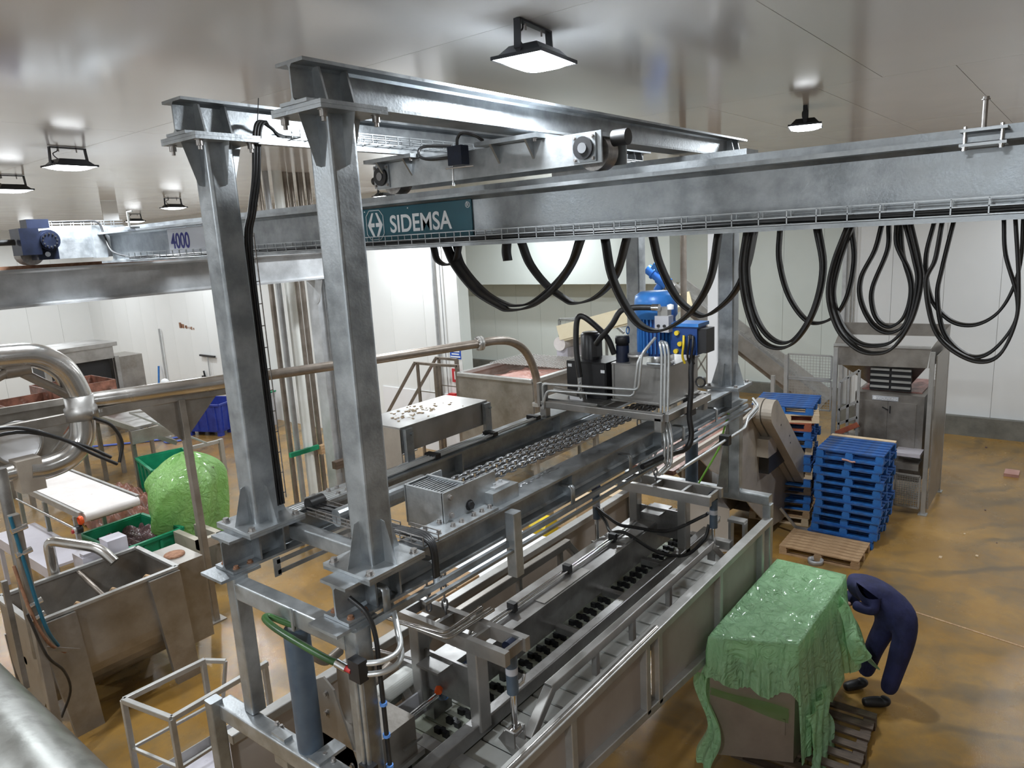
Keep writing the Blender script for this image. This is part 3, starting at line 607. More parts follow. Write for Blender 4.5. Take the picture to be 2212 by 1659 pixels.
for x in (3.55, 5.36): MB().box(x - .05, x + .05, -.50, -.34, zb(x) - .12, zb(x) - .02).hexbolt((x, -.50, zb(x) - .07), (0, -1, 0), .02).build('gate_foot', 'rust' if x > 9 else 'frame_grey', fr)
# far side gate
MB().rbar((-.3, 1.43, 1.93), (5.42, 1.43, 1.93), .10, .07).build('gate_top_rail', 'frame_grey', fr)
MB().box(-.3, 5.42, 1.425, 1.435, 1.05, 1.9).build('gate_panel', 'panel_beige', fr)
# ---- guide cylinders (grey-blue) at both ends
def ram(x, y, z0, z1, r_, label):
    t = thing('hydraulic_cylinder', label, 'cylinder', (x, y, z0)); MB().cyl((x, y, z0), (x, y, z1), r_, 24).build('barrel', 'cyl_blue', t)
    MB().cyl((x, y, z0 - .06), (x, y, z0), r_ * .7, 20).build('gland', 'steel_bolt', t); MB().lathe([(0, 0), (r_ * .9, 0), (r_, -.02)], (x, y, z1 + .015), n=24).build('cap', 'cyl_blue', t)
    return t
rc = ram(-.28, .44, 2.295, 3.09, .078, 'thick grey-blue hydraulic cylinder upright in the left hanging end frame')
MB().cyl((-.28, .44, 3.10), (-.28, .44, 3.14), .05, 12).build('port', 'galv_bright', rc)
ram(5.25, .45, 2.24, 3.15, .075, 'grey-blue hydraulic cylinder upright at the far right end of the frame')
# green hose coiled over the left cylinder to the black valve clamp
hs = thing('green_hose', 'dark green hydraulic hose looping over the left cylinder', 'hose', (-.3, .3, 3.05))
MB().tube(smooth_path([(-.30, .40, 3.13), (-.33, .50, 3.15), (-.36, .58, 3.17), (-.40, .56, 3.18), (-.42, .42, 3.17), (-.41, .2, 3.14), (-.39, .0, 3.11), (-.375, -.06, 3.10)], 6), .02, 10).build('hose', 'green_hose', hs)
MB().cyl((-.375, -.06, 3.10), (-.365, -.13, 3.085), .024, 10).build('fitting', 'chrome', hs); MB().cyl((-.365, -.13, 3.085), (-.36, -.165, 3.08), .018, 6).build('nut', 'red_paint', hs)
# small hydraulic tubes and clamps on the near left leg
ht = thing('leg_pipework', 'bent bright hydraulic pipes in black clamps on the near hanging leg', 'pipework', (-.3, -.17, 2.3))
MB().box(-.37, -.31, -.24, -.15, 3.03, 3.15).build('clamp', 'black_plastic', ht); MB().box(-.37, -.31, -.24, -.15, 2.42, 2.51).build('clamp', 'black_plastic', ht)
MB().tube([(-.335, -.20, 3.05), (-.335, -.20, 2.40)], .013, 8).build('pipe', 'galv_bright', ht); MB().tube([(-.345, -.17, 3.05), (-.345, -.17, 2.45)], .013, 8).build('pipe', 'galv_bright', ht)
for dz in (.03, -.035):
    MB().tube([(-.33, -.20, 3.09 + dz), (-.25, -.30, 3.09 + dz), (-.12, -.31, 3.10 + dz), (-.05, -.2, 3.20 + dz * .6), (.02, -.1, 3.24 + dz * .5), (.1, .05, 3.24 + dz * .5)], .016, 10, .07).build('pipe', 'zinc', ht)
MB().tube(smooth_path([(-.30, -.22, 2.42), (-.31, -.22, 2.3), (-.32, -.25, 2.1), (-.33, -.3, 1.7)], 4), .03, 10).build('hose', 'black_rubber', ht); MB().cyl((-.33, -.20, 2.42), (-.33, -.21, 2.30), .022, 8).build('fitting', 'chrome', ht)
cb = thing('leg_cable', 'black cable tied with blue ties down the near hanging leg', 'cable', (-.2, -.2, 1.6))
MB().tube(smooth_path([(-.24, -.05, 3.42), (-.21, -.15, 3.34), (-.19, -.18, 3.2), (-.185, -.18, 2.95), (-.19, -.19, 2.6), (-.18, -.18, 2.2), (-.185, -.19, 1.7)], 6), .014, 8).build('cable', 'black_rubber', cb)
for z in (2.78, 2.58, 2.38, 2.15): MB().cyl((-.187, -.185, z), (-.187, -.185, z + .018), .022, 10).build('cable_tie', 'blue_tie', cb)
# hydraulic pipes lying on the far lower beam with black clamps
hp = thing('beam_pipework', 'four thin bright hydraulic pipes along the far lower beam', 'pipework', (2, 1.1, 3.52))
for k in range(4):
    y = 1.075 + .03 * k; e = 3.15 if k < 2 else 2.3
    MB().tube([(-.05 + .02 * k, y, 3.53), (1.25, y, 3.53), (1.3, y + (.0 if k < 3 else .01), 3.535), (e, y, 3.535)], .011, 8).build('pipe', 'zinc', hp)
for x in (1.62, 2.38, 3.05): MB().box(x - .03, x + .03, 1.055, 1.19, 3.52, 3.56).build('clamp', 'black_plastic', hp)
# wire baskets with cables on the left end of the lower frame
wb = thing('cable_basket', 'low wire basket with black cables and end drum between the post bases', 'cable tray', (.2, .6, 3.5))
basket(MB(), .33, .22, .98, 3.52, .16, .05, .11).build('wire_mesh', 'steel_bolt', wb)
for k in range(4): MB().tube(smooth_path([(.29 + .03 * k, 1.0, 3.545), (.30 + .025 * k, .7, 3.55 + .01 * (k % 2)), (.29 + .03 * k, .4, 3.54), (.33 + .02 * k, .18, 3.55)], 4), .011, 6).build('cable', 'black_rubber', wb)
MB().cyl((.30, 1.03, 3.56), (.42, 1.03, 3.56), .05, 16).build('cable_drum', 'black_rubber', wb)
wb = thing('cable_basket', 'bent wire basket and black cable bundle beside the near post base', 'cable tray', (.33, 0, 3.5))
basket(MB(), .34, -.12, .12, 3.535, .13, .055, .10).build('wire_mesh', 'steel_bolt', wb)
for k in range(4): MB().tube(smooth_path([(.30 + .025 * k, .18, 3.555), (.31 + .02 * k, .05, 3.565), (.30 + .02 * k, -.08, 3.57), (.31 + .01 * k, -.15, 3.52), (.31 + .01 * k, -.16, 3.33)], 5), .013, 6).build('cable', 'black_rubber', wb)
# cables and ladder tray up the far left post
lt = thing('cable_ladder', 'narrow wire cable ladder up the back of the far left post', 'cable tray', (.16, 1.2, 3.6))
mb = MB()
for x in (.13, .22): mb.bar((x, W + .02, 3.62), (x, W + .02, 5.42), .006)
for i in range(13): mb.bar((.09, W + .02, 3.66 + .145 * i), (.22, W + .02, 3.66 + .145 * i), .006)
mb.build('wire_mesh', 'steel_bolt', lt)
for k in range(3): MB().tube(smooth_path([(.125 + .022 * k, W - .02, 3.6), (.12 + .022 * k, W - .02, 4.4), (.12 + .02 * k, W - .03, 5.3), (.14 + .02 * k, W - .09, 5.55), (.17 + .02 * k, W - .13, 5.75), (.21 + .02 * k, W - .14, 6.02), (.27 + .02 * k, W - .12, 6.09), (.36, W - .1, 6.06), (.55, W - .07, 5.99 + .01 * k), (1.4, W - .06, 5.99 + .012 * k)], 5), .010, 8).build('cable', 'black_rubber', lt)
MB().cyl((.24, W - .14, 6.08), (.26, W - .15, 6.22), .003, 5).build('tie_end', 'black_plastic', lt)
bk = thing('cable_basket', 'wire cable basket along the far upper beam beneath the near one', 'cable tray', (2.8, .98, 5.97))
basket(MB(), W - .16, .5, 5.2, 6.0, .09, .06, .12, 'x').build('wire_mesh', 'galv_bright', bk)
MB().bar((.2, W - .16, 5.96), (5.3, W - .16, 5.96), .05, .03).build('support_tube', 'galv_bright', bk)
# ------------------------------------------------------------------ chain sheave block and chains
sb = thing('sheave_block', 'galvanised slotted guide block at the left end of the chains', 'machine block', (.75, .3, 3.3))
MB().box(.60, .618, .02, .36, 3.45, 3.735).build('front_plate', 'galv_bright', sb)
for y in (.012, .355): MB().box(.60, 1.12 if y < .1 else .95, y, y + .015, 3.47, 3.735).build('cheek_plate', 'galv_bright', sb)
for k in range(11): MB().box(.62, .80, .045 + .028 * k, .056 + .028 * k, 3.66, 3.728).build('fin', 'galv_bright', sb)
MB().box(.80, .82, .02, .36, 3.69, 3.745).build('back_plate', 'galv_bright', sb); MB().box(.62, .80, .03, .35, 3.50, 3.64).build('core', 'black_plastic', sb)
for z in (3.69, 3.57): MB().hexbolt((.66, .012, z), (0, -1, 0), .017).build('bolt', 'steel_bolt', sb)
MB().hexbolt((.84, .012, 3.58), (0, -1, 0), .028, .02).build('bolt', 'black_plastic', sb)
MB().box(1.0, 1.28, -.06, .09, 3.50, 3.615).build('bearing_block', 'galv_bright', sb); MB().box(1.06, 1.22, -.03, .06, 3.615, 3.632).hexbolt((1.10, .01, 3.632), r=.014).hexbolt((1.18, .02, 3.632), r=.014).build('cap', 'galv_old', sb)
MB().rbar((.25, .66, 3.56), (1.05, .66, 3.56), .09, .12, r=.04).build('channel', 'galv_bright', fr)
LK = .062
def link_mesh():
    pts = []
    for i in range(12):
        a = 2 * math.pi * i / 12; c, s_ = math.cos(a), math.sin(a); pts.append((.026 * c + (.016 if c > .01 else -.016 if c < -.01 else 0), .019 * s_, 0))
    return MB().tube(pts, .0085, 6, closed=True).mesh('link')
LM = link_mesh(); LM.materials.append(M['chain_steel'])
def chain(p, q, label, grp):
    p, q = V3(p), V3(q); d = (q - p); n = int(d.length / LK); t = thing('lifting_chain', label, 'chain', tuple(p), grp); d = d.normalized()
    rot = d.to_track_quat('X', 'Z')
    for i in range(n + 1):
        o = bpy.data.objects.new('link', LM); COL.objects.link(o); o.parent = t; o.location = d * (LK * i); o.rotation_mode = 'QUATERNION'
        o.rotation_quaternion = rot @ Euler((R(45 if i % 2 else -45), 0, 0)).to_quaternion()
for k, (y, nm) in enumerate(((.31, 'farthest'), (.245, 'second farthest'), (.165, 'second nearest'), (.10, 'nearest'))):
    chain((.86, y, 3.655), (3.9, y + .02, 3.60), f'{nm} of the four parallel steel chains along the frame', 'chains along the frame')
chain((1.3, .06, 3.50), (3.4, .06, 3.48), 'single lower chain below the near side of the four chains', 'chains along the frame')
for x, y, z, z1, lb in ((.87, .52, 3.3, 2.62, 'left of the two chains holding the left head beam'), (.96, .44, 3.3, 2.60, 'right of the two chains holding the left head beam'),
                        (4.10, .52, 3.3, 2.66, 'left of the two chains holding the right head beam'), (4.38, .48, 3.3, 2.60, 'right of the two chains holding the right head beam')):
    chain((x, y, z), (x, y, z1), lb, 'chains holding the clamp')
# ================================================================== LIFTING CLAMP hung between the end frames
cp = thing('lifting_clamp', 'long stainless lifting clamp with white comb plates slung under the frame', 'lifting clamp', (2.5, .3, 1.5))
def head(x0, x1, y0, y1, z):
    h = MB().bar((x0, y0, z), (x0, y1, z), .05, .10).build('head_beam', 'stainless', cp); MB().bar((x1, y0, z), (x1, y1, z), .05, .10).build('head_beam', 'stainless', cp)
    for y in (y0 + .04, (y0 + y1) / 2 - .2, (y0 + y1) / 2 + .15, y1 - .03): MB().bar((x0, y, z), (x1, y, z), .03, .08).build('head_rib', 'stainless_dark', cp)
    return h
head(.78, 1.0, -.29, .76, 2.58); head(4.12, 4.42, -.27, .80, 2.56)
for x, y in ((.88, .08), (.86, .64), (4.28, .10), (4.24, .66)): MB().rbar((x, y, 1.86), (x, y, 2.54), .10, .12, up=(1, 0, 0)).build('head_post', 'stainless', cp)
for x in (.86, 4.26):
    MB().box(x - .16, x + .16, .30, .52, 2.28, 2.30).build('tie_plate', 'stainless_dark', cp); MB().box(x - .01, x + .01, .12, .62, 2.0, 2.32).build('diaphragm', 'stainless_dark', cp)
# central box beam with pipes on top
MB().box(1.28, 4.75, .40, .415, 1.84, 2.12).build('beam_side', 'stainless_dark', cp); MB().box(1.28, 4.75, .40, .74, 2.12, 2.135).build('beam_top', 'stainless_dark', cp); MB().box(1.28, 4.75, .725, .74, 1.84, 2.12).build('beam_side', 'stainless_dark', cp)
MB().box(2.15, 2.9, .42, .54, 2.136, 2.142).build('beam_cover', 'stainless', cp); MB().box(3.6, 4.5, .42, .66, 2.136, 2.15).build('beam_cover', 'stainless', cp)
for k in range(3): MB().tube([(.80 + .04 * k, .12 - .03 * k, 2.66), (1.0 + .04 * k, .62, 2.66)] if False else [(.62, .70, 2.65), (.66, .16 - .03 * k, 2.65), (1.15, .16 - .03 * k, 2.64)] if k < 2 else [(.62, .7, 2.65), (.7, .2, 2.65), (1.1, .2, 2.66)], .012, 8, .06).build('pipe', 'pipe_steel', cp)
for k in range(2): MB().tube([(1.0, .56 + .035 * k, 2.17), (4.1, .56 + .035 * k, 2.17)], .011, 8).build('pipe', 'chrome', cp)
for x in (1.9, 2.75, 3.6): MB().box(x - .025, x + .025, .54, .62, 2.14, 2.22).build('pipe_clamp', 'black_plastic', cp)
# mid rail, near beam, bails
MB().rbar((.18, .10, 1.86), (4.9, .10, 1.86), .10, .12).build('mid_rail', 'stainless_dark', cp)
MB().rbar((.15, -.25, 1.68), (5.15, -.25, 1.68), .10, .13).build('near_rail', 'stainless_dark', cp)
MB().rbar((.4, .98, 1.80), (5.0, .98, 1.80), .12, .12).build('far_rail', 'stainless_dark', cp)
for x in (.22, 4.86): MB().rbar((x, -.2, 1.78), (x, .98, 1.78), .10, .10).build('end_rail', 'stainless', cp)
def bail(y, x0, x1, zt, mt):
    MB().rbar((x0, y, 1.82), (x0 + .28, y, zt), .07, .08, up=(0, 1, 0)).build('bail_end', mt, cp); MB().rbar((x1, y, 1.82), (x1 - .28, y, zt), .07, .08, up=(0, 1, 0)).build('bail_end', mt, cp)
    MB().rbar((x0 + .25, y, zt), (x1 - .25, y, zt), .07, .08).build('bail_top', mt, cp)
    for x in (x0 + .9, x0 + 1.5, x0 + 2.2): MB().rbar((x, y, 1.82), (x, y, zt), .05, .05, up=(1, 0, 0)).build('bail_upright', mt, cp)
bail(-.24, 1.02, 4.45, 2.06, 'stainless'); bail(.98, 1.0, 3.6, 2.12, 'stainless_dirty')
for x in (1.5, 2.3, 3.1, 3.9): MB().rbar((x, .15, 1.84), (x, .40, 1.84), .07, .07).build('cross_rail', 'stainless_dark', cp)
# comb plates: white plastic plates side by side, dark teeth between
pm = None
for i in range(22):
    x = .28 + i * .212
    if pm is None:
        pm = MB().box(x - .092, x + .092, -.17, .22, 1.585, 1.605).build('white_plate', 'white_plastic', cp); base = V3((x, 0, 0))
    else: inst(pm, 'white_plate', cp, OFF[cp.name] + Vector((x - base.x, 0, 0)))
pm = None
for i in range(36):
    x = .30 + i * .13
    if pm is None:
        gm = MB().box(x - .06, x + .06, .23, .92, 1.66, 1.68).build('comb_plate', 'comb_white', cp); base = V3((x, 0, 0))
        pm = MB().prism([(0, 0), (.045, 0), (.05, .018), (.075, .018), (.08, 0), (.13, 0), (.13, .034), (.085, .034), (.08, .05), (.05, .05), (.045, .034), (0, .034)], (x - .02, .37, 1.68), (0, 1, 0), (1, 0, 0), (0, 0, .045)).build('tooth', 'black_plastic', cp)
    else:
        for s_, nm in ((pm, 'tooth'), (gm, 'comb_plate')): inst(s_, nm, cp, OFF[cp.name] + Vector((x - base.x, 0, 0)))
MB().box(.18, 4.9, -.18, .94, 1.55, 1.58).build('tray', 'stainless_dark', cp)
# clamp rams
def swing(x, y, zt, label, side=-1):
    t = thing('clamp_ram', label, 'cylinder', (x, y, 1.88)); MB().cyl((x, y, zt - .10), (x, y, zt - .42), .042, 18).build('barrel', 'cyl_blue', t)
    MB().cyl((x, y, zt - .42), (x, y, 1.94), .022, 14).build('rod', 'chrome', t); MB().cyl((x - .035, y, zt - .06), (x + .035, y, zt - .06), .045, 14).build('head_eye', 'motor_navy', t)
    MB().cyl((x - .05, y, 1.915), (x + .05, y, 1.915), .036, 14).build('rod_eye', 'chrome', t); MB().box(x - .065, x - .05, y - .04, y + .04, 1.83, 1.95).build('clevis', 'stainless', t); MB().box(x + .05, x + .065, y - .04, y + .04, 1.83, 1.95).build('clevis', 'stainless', t)
    MB().cyl((x, y, zt - .22), (x, y, zt - .27), .0435, 18).build('label_band', 'grey_bin', t); MB().tube([(x + .04, y - .02, zt - .38), (x + .08, y - .03, zt - .37), (x + .11, y - .02, zt - .33)], .012, 8).build('port', 'chrome', t)
swing(.92, -.2, 2.64, 'near left clamp ram hanging from the left head beam'); swing(4.36, -.2, 2.60, 'near right clamp ram hanging from the right head beam'); swing(3.9, .96, 2.62, 'far right clamp ram behind the chains')
# hoses between the right head and the rams
for i, (pts, lb) in enumerate((([(3.85, .93, 2.35), (3.85, .8, 2.28), (3.8, .62, 2.24), (3.85, .5, 2.22), (4.1, .2, 2.15), (4.35, -.08, 2.28), (4.36, -.14, 2.33)], 'upper black hydraulic hose sagging below the right head beam'),
                               ([(3.9, .95, 2.30), (3.85, .82, 2.22), (3.7, .66, 2.18), (3.72, .5, 2.2), (3.9, .22, 1.98), (4.1, .0, 1.92), (4.3, -.12, 2.05), (4.36, -.15, 2.2)], 'lower black hydraulic hose drooping below the right head beam'))):
    tag(MB().tube(smooth_path(pts, 6), .019, 8).build('hydraulic_hose', 'black_rubber'), lb, 'hose', 'hoses at the right head beam')
# drive end at the lower left: horizontal ram, gauge, white roller guard, gear plate
dv = thing('clamp_drive', 'drive end of the clamp with grey-blue ram, gauge and white guard', 'machine drive', (.3, .5, 1.7))
MB().cyl((.40, .48, 1.98), (.85, .50, 1.98), .062, 20).build('barrel', 'cyl_blue', dv); MB().cyl((-.12, .46, 1.98), (.40, .48, 1.98), .022, 14).build('rod', 'chrome', dv); MB().cyl((.42, .48, 1.98), (.45, .48, 1.98), .068, 20).build('label_band', 'blue_tie', dv)
MB().cyl((.55, .50, 1.98), (1.3, .53, 1.98), .06, 16).build('barrel_tail', 'motor_navy', dv)
MB().lathe([(0, 0), (.043, 0), (.046, .012), (.046, .05), (0, .05)], (.42, .50, 2.17), (-.75, -.5, .35), 20).build('gauge', 'stainless', dv); MB().cyl((.385, .477, 2.187), (.383, .4755, 2.188), .038, 18).build('gauge_face', 'grey_bin', dv)
MB().box(.40, .56, .47, .53, 2.06, 2.10).build('valve_block', 'chrome', dv); MB().cyl((.36, .44, 2.06), (.33, .42, 2.05), .03, 6).build('valve_knob', 'orange', dv)
MB().tube([(.56, .5, 2.1), (.64, .44, 2.1), (.70, .40, 2.06), (.66, .38, 1.93), (.58, .42, 1.93)], .012, 8, .05).build('pipe', 'chrome', dv); MB().tube([(.1, 1.2, 2.32), (.40, .55, 2.2)], .012, 8).build('pipe', 'chrome', dv); MB().tube(smooth_path([(.56, .52, 2.09), (.75, .55, 2.12), (.82, .5, 2.3), (.84, .42, 2.5)], 4), .014, 8).build('pipe', 'pipe_steel', dv)
MB().rbar((.0, .78, 2.02), (.52, .80, 2.02), .16, .12, r=.05, k=5).build('roller_guard', 'white_plastic', dv); MB().box(-.02, .50, .64, .655, 1.76, 1.96).build('guard_skirt', 'grey_bin', dv); MB().box(.40, .60, .56, .92, 1.72, 2.12).build('bracket', 'stainless_dark', dv)
MB().box(-.15, .02, .28, .38, 1.93, 1.95).hexbolt((-.08, .33, 1.95), r=.025).build('anchor_plate', 'stainless', dv)
MB().cyl((-.05, .9, 1.85), (-.05, .9, 2.15), .03, 10).cyl((.1, 1.05, 1.9), (.5, 1.15, 1.9), .05, 12).build('pipe_bundle', 'pipe_brown', dv)
MB().box(.05, .16, -.16, .42, 1.70, 1.82).build('end_block', 'stainless', dv); MB().rbar((.55, -.16, 1.68), (.55, -.02, 1.78), .10, .12).build('end_block', 'stainless', dv)
dv.location.x += .47
gc = thing('gear_case', 'dull steel gear case with slanted cheek plates behind the left cylinder', 'gear case', (.0, .6, 1.6))
for x in (-.02, .16): MB().prism([(.28, 1.85), (.74, 1.85), (.72, 2.5), (.62, 2.56), (.52, 2.5)], (x, 0, 0), (0, 1, 0), (0, 0, 1), (.014, 0, 0)).build('cheek', 'stainless_dirty', gc)
MB().box(-.02, .45, .30, .72, 1.84, 2.12).build('body', 'stainless_dirty', gc); MB().box(-.05, .5, .28, .74, 1.8, 1.84).build('base', 'stainless', gc)
for y, z in ((.6, 2.45), (.62, 2.3), (.4, 2.0), (.66, 2.0)): MB().hexbolt((-.02, y, z), (-1, 0, 0), .016).build('bolt', 'steel_bolt', gc)
MB().tube(smooth_path([(.1, 1.0, 2.62), (.16, .95, 2.5), (.25, .95, 2.42), (.4, 1.0, 2.4)], 5), .035, 10).build('elbow', 'pipe_brown', gc)
# right-hand end stops
es = thing('end_stop', 'upright grey stop bracket at the right end of the near clamp rail', 'bracket', (5.1, -.25, 1.8))
for y in (-.3, -.14): MB().bar((5.0, y, 1.70), (5.0, y, 2.02), .03, .09, (1, 0, 0)).build('cheek', 'stainless', es)
MB().box(4.94, 5.06, -.31, -.12, 2.02, 2.05).build('bridge', 'stainless', es); MB().cyl((5.0, -.38, 1.78), (5.0, -.30, 1.78), .05, 14).build('roller', 'black_plastic', es)
# ================================================================== HYDRAULIC POWER UNIT
hu = thing('hydraulic_power_unit', 'hydraulic power unit with blue motor, steel tank and black cooler on the lower beams', 'power unit', (3.7, .4, 3.52))
for a, b2 in (((3.22, -.22), (3.22, 1.15)), ((4.15, -.22), (4.15, 1.15)), ((3.22, -.22), (4.15, -.22)), ((3.22, 1.15), (4.15, 1.15)), ((3.22, .47), (4.15, .47))):
    MB().rbar((*a, 3.645), (*b2, 3.645), .08, .07).build('base_frame', 'stainless', hu)
for x in (3.22, 4.15):
    for y in (-.17, 1.1): MB().rbar((x, y, 3.515), (x, y, 3.64), .08, .08, up=(1, 0, 0)).build('foot', 'stainless', hu)
for y in (1.14, 1.08): MB().bar((3.20, y, 3.64), (3.20, y, 3.86), .03, .06, (1, 0, 0)).build('pipe_post', 'stainless', hu)
MB().box(3.25, 4.12, .5, 1.12, 3.68, 3.695).build('drip_plate', 'stainless_dark', hu)
tk = MB().box(3.49, 4.15, -.12, .455, 3.70, 4.045).build('tank', 'stainless', hu)
MB().box(3.475, 4.165, -.135, .47, 4.045, 4.06).build('tank_lid', 'stainless_dark', tk); MB().box(3.47, 4.17, -.14, .475, 3.685, 3.70).build('tank_base', 'stainless', tk)
for y in (-.12, .455): MB().bar((3.487, y, 3.70), (3.487, y, 4.045), .02, .02, (1, 0, 0)).build('tank_edge', 'stainless', tk)
ck_ = MB().box(3.43, 3.82, .50, .96, 3.70, 4.06).build('cooler', 'black_paint', hu)
MB().box(3.425, 3.43, .515, .945, 3.72, 4.04).build('cooler_core', 'black_plastic', ck_); MB().box(3.424, 3.428, .895, .94, 4.0, 4.03).build('sticker', 'sign_white', ck_); MB().box(3.424, 3.428, .515, .56, 3.96, 3.99).build('sticker', 'sign_white', ck_)
MB().lathe([(.0, .27), (.085, .27), (.105, .245), (.105, .0)], (3.62, .78, 4.06), n=24).build('cooler_motor', 'black_paint', ck_); MB().box(3.5, 3.6, .64, .7, 4.1, 4.25).build('terminal_box', 'black_paint', ck_)
mo = MB().cyl((3.80, .15, 4.06), (3.80, .15, 4.50), .155, 28).build('motor', 'motor_blue_dark', hu)
for k in range(30):
    a = 2 * math.pi * k / 30; c, s_ = math.cos(a), math.sin(a)
    MB().prism([(-.005, 0), (.005, 0), (.005, .34), (-.005, .34)], (3.80 + .15 * c, .15 + .15 * s_, 4.14), (-s_, c, 0), (0, 0, 1), (c * .035, s_ * .035, 0)).build('fin', 'motor_blue', mo)
MB().lathe([(0, .25), (.15, .25), (.195, .215), (.205, .16), (.205, .03), (.185, 0)], (3.80, .15, 4.47), n=32).build('fan_cowl', 'motor_blue', mo)
MB().lathe([(.17, 0), (.17, .05), (.11, .10), (.11, .12)], (3.80, .15, 4.05), n=24).build('bell_housing', 'stainless', mo)
MB().tube([(3.62 + .03 * math.cos(i * .63), .36, 4.36 + .035 * math.sin(i * .63)) for i in range(10)], .006, 6, closed=True).build('lifting_eye', 'motor_blue', mo)
MB().lathe([(0, .22), (.066, .22), (.07, .2), (.07, .15), (.062, .15), (.062, .0)], (3.58, .40, 4.09), n=20).build('filter_cap', 'black_plastic', hu); MB().cyl((3.58, .40, 4.06), (3.58, .40, 4.22), .064, 20).build('filter', 'motor_navy', hu)
MB().lathe([(.08, 0), (.08, .06), (.10, .06), (.10, .09), (0, .09)], (3.56, .22, 4.06), n=16).build('pump_flange', 'stainless', hu); MB().box(3.50, 3.56, .05, .15, 4.06, 4.13).build('block', 'white_plastic', hu)
MB().box(3.52, 3.62, -.12, .02, 4.37, 4.52).build('valve', 'grey_bin', hu); MB().box(3.54, 3.62, -.10, 0, 4.52, 4.60).build('valve', 'stainless', hu); MB().lathe([(0, .05), (.03, .04), (.03, 0)], (3.56, -.12, 4.58), n=12).build('cap', 'sign_white', hu)
for y in (-.08, -.02): MB().cyl((3.52, y, 4.43), (3.505, y, 4.43), .014, 8).build('plug', 'black_plastic', hu)
vb = MB().box(3.60, 3.80, -.36, -.10, 4.16, 4.42).build('valve_bank', 'motor_blue_dark', hu); MB().box(3.58, 3.82, -.38, -.08, 4.42, 4.45).build('valve_cover', 'motor_blue', vb)
for y, z in ((-.17, 4.36), (-.2, 4.26), (-.16, 4.19), (-.3, 4.33)): MB().cyl((3.60, y, z), (3.57, y, z), .022, 10).build('solenoid_knob', 'yellow' if z != 4.33 else 'black_plastic', vb)
for y in (-.24, -.29, -.33): MB().tube(smooth_path([(3.58, y, 4.34), (3.55, y - .01, 4.25), (3.57, y + .01, 4.15), (3.6, y, 4.08)], 4), .012, 6).build('cable', 'yellow' if y == -.24 else 'black_rubber', vb)
MB().box(3.62, 3.8, -.44, -.36, 4.18, 4.40).build('solenoid', 'black_plastic', vb)
# bent tubes in front of the tank
for dz, dy in ((0, 0), (-.065, .05)):
    MB().tube([(3.17, 1.10 + dy * .4 - .02, 3.60), (3.17, 1.10 - dy - .02, 3.86 + dz), (3.30, .08 + dy, 3.86 + dz), (3.30, .04 + dy * .8, 4.2 + dz), (3.45, -.02 + dy * .6, 4.33 + dz * .5)], .013, 10, .05).build('pipe', 'zinc', hu)
for k in range(3):
    y = -.13 - .035 * k; MB().tube([(3.55, -.03, 4.28), (3.36, y + .02, 4.3), (3.36, y, 4.2), (3.32, y, 3.62), (3.22, y - .09, 3.45), (3.20, y - .09, 3.22), (3.0 if k else 3.3, y - .10, 3.2)], .013, 10, .05).build('pipe', 'zinc', hu)
MB().tube([(3.45, -.17, 4.10), (3.36, -.15, 4.10), (3.36, .02, 4.10)], .012, 8).build('pipe', 'galv_bright', hu)
for pts in ([(3.50, .03, 4.60), (3.46, .20, 4.60), (3.42, .32, 4.57), (3.40, .40, 4.45), (3.42, .55, 4.30), (3.46, .62, 4.24)],
            [(3.52, .46, 4.14), (3.47, .50, 4.3), (3.40, .62, 4.45), (3.36, .72, 4.52), (3.33, .755, 4.46), (3.30, .75, 4.2), (3.30, .72, 3.93)]):
    MB().tube(smooth_path(pts, 6), .028, 10).build('hose', 'black_rubber', hu)
MB().cyl((3.50, .03, 4.60), (3.50, -.04, 4.60), .034, 10).build('hose_fitting', 'chrome', hu); MB().cyl((3.30, .72, 3.94), (3.30, .72, 3.78), .024, 10).build('hose_fitting', 'chrome', hu); MB().cyl((3.30, .72, 3.80), (3.34, .72, 3.70), .035, 8).build('valve', 'stainless', hu)
MB().cyl((3.26, 1.0, 3.79), (3.26, .72, 3.77), .03, 10).build('suction_pipe', 'stainless', hu); MB().box(3.3, 3.38, .7, .85, 3.695, 3.74).build('rag', 'carpet_white', hu)
hb = thing('power_cable', 'thick black cable bundle hanging from the valve bank past the tank', 'cable', (3.6, -.3, 3.3))
MB().tube(smooth_path([(3.63, -.30, 4.16), (3.60, -.30, 4.0), (3.58, -.31, 3.85), (3.56, -.30, 3.6), (3.56, -.32, 3.42), (3.50, -.30, 3.3), (3.3, -.22, 3.28), (2.9, -.16, 3.27)], 6), .026, 10).build('bundle', 'black_rubber', hb)
MB().tube([(3.58, -.40 + .045 * math.cos(i * .63), 3.92 + .045 * math.sin(i * .63)) for i in range(10)], .009, 6, closed=True).build('coil', 'black_rubber', hb)
MB().box(3.85, 3.93, -.2, -.1, 3.52, 3.7).build('clip', 'black_plastic', hb)
# pipes along the right end to the lower right
rp = thing('end_pipework', 'pair of thin bright pipes running to the right end below the near beam', 'pipework', (4.5, -.28, 3.1))
for k in range(2): MB().tube([(3.3, -.30 - .03 * k, 3.13 + .03 * k), (4.9, -.30 - .03 * k, 3.13 + .03 * k), (5.1, -.28, 3.18 + .04 * k), (5.6, -.22, 3.2 + .04 * k), (5.75, -.1, 3.24 + .04 * k)], .014, 8, .06).build('pipe', 'zinc', rp)
MB().box(4.35, 4.43, -.36, -.26, 3.10, 3.20).build('clamp', 'black_plastic', rp)
# green strap hanging by the right end
tag(MB().tube(smooth_path([(4.95, -.12, 3.28), (4.8, -.1, 3.02), (4.75, -.08, 2.9), (4.62, .05, 2.6), (4.56, .12, 2.42)], 5), .012, 6).build('green_strap', 'green_rope'), 'thin lime green earth strap hanging at the right end of the frame', 'strap')
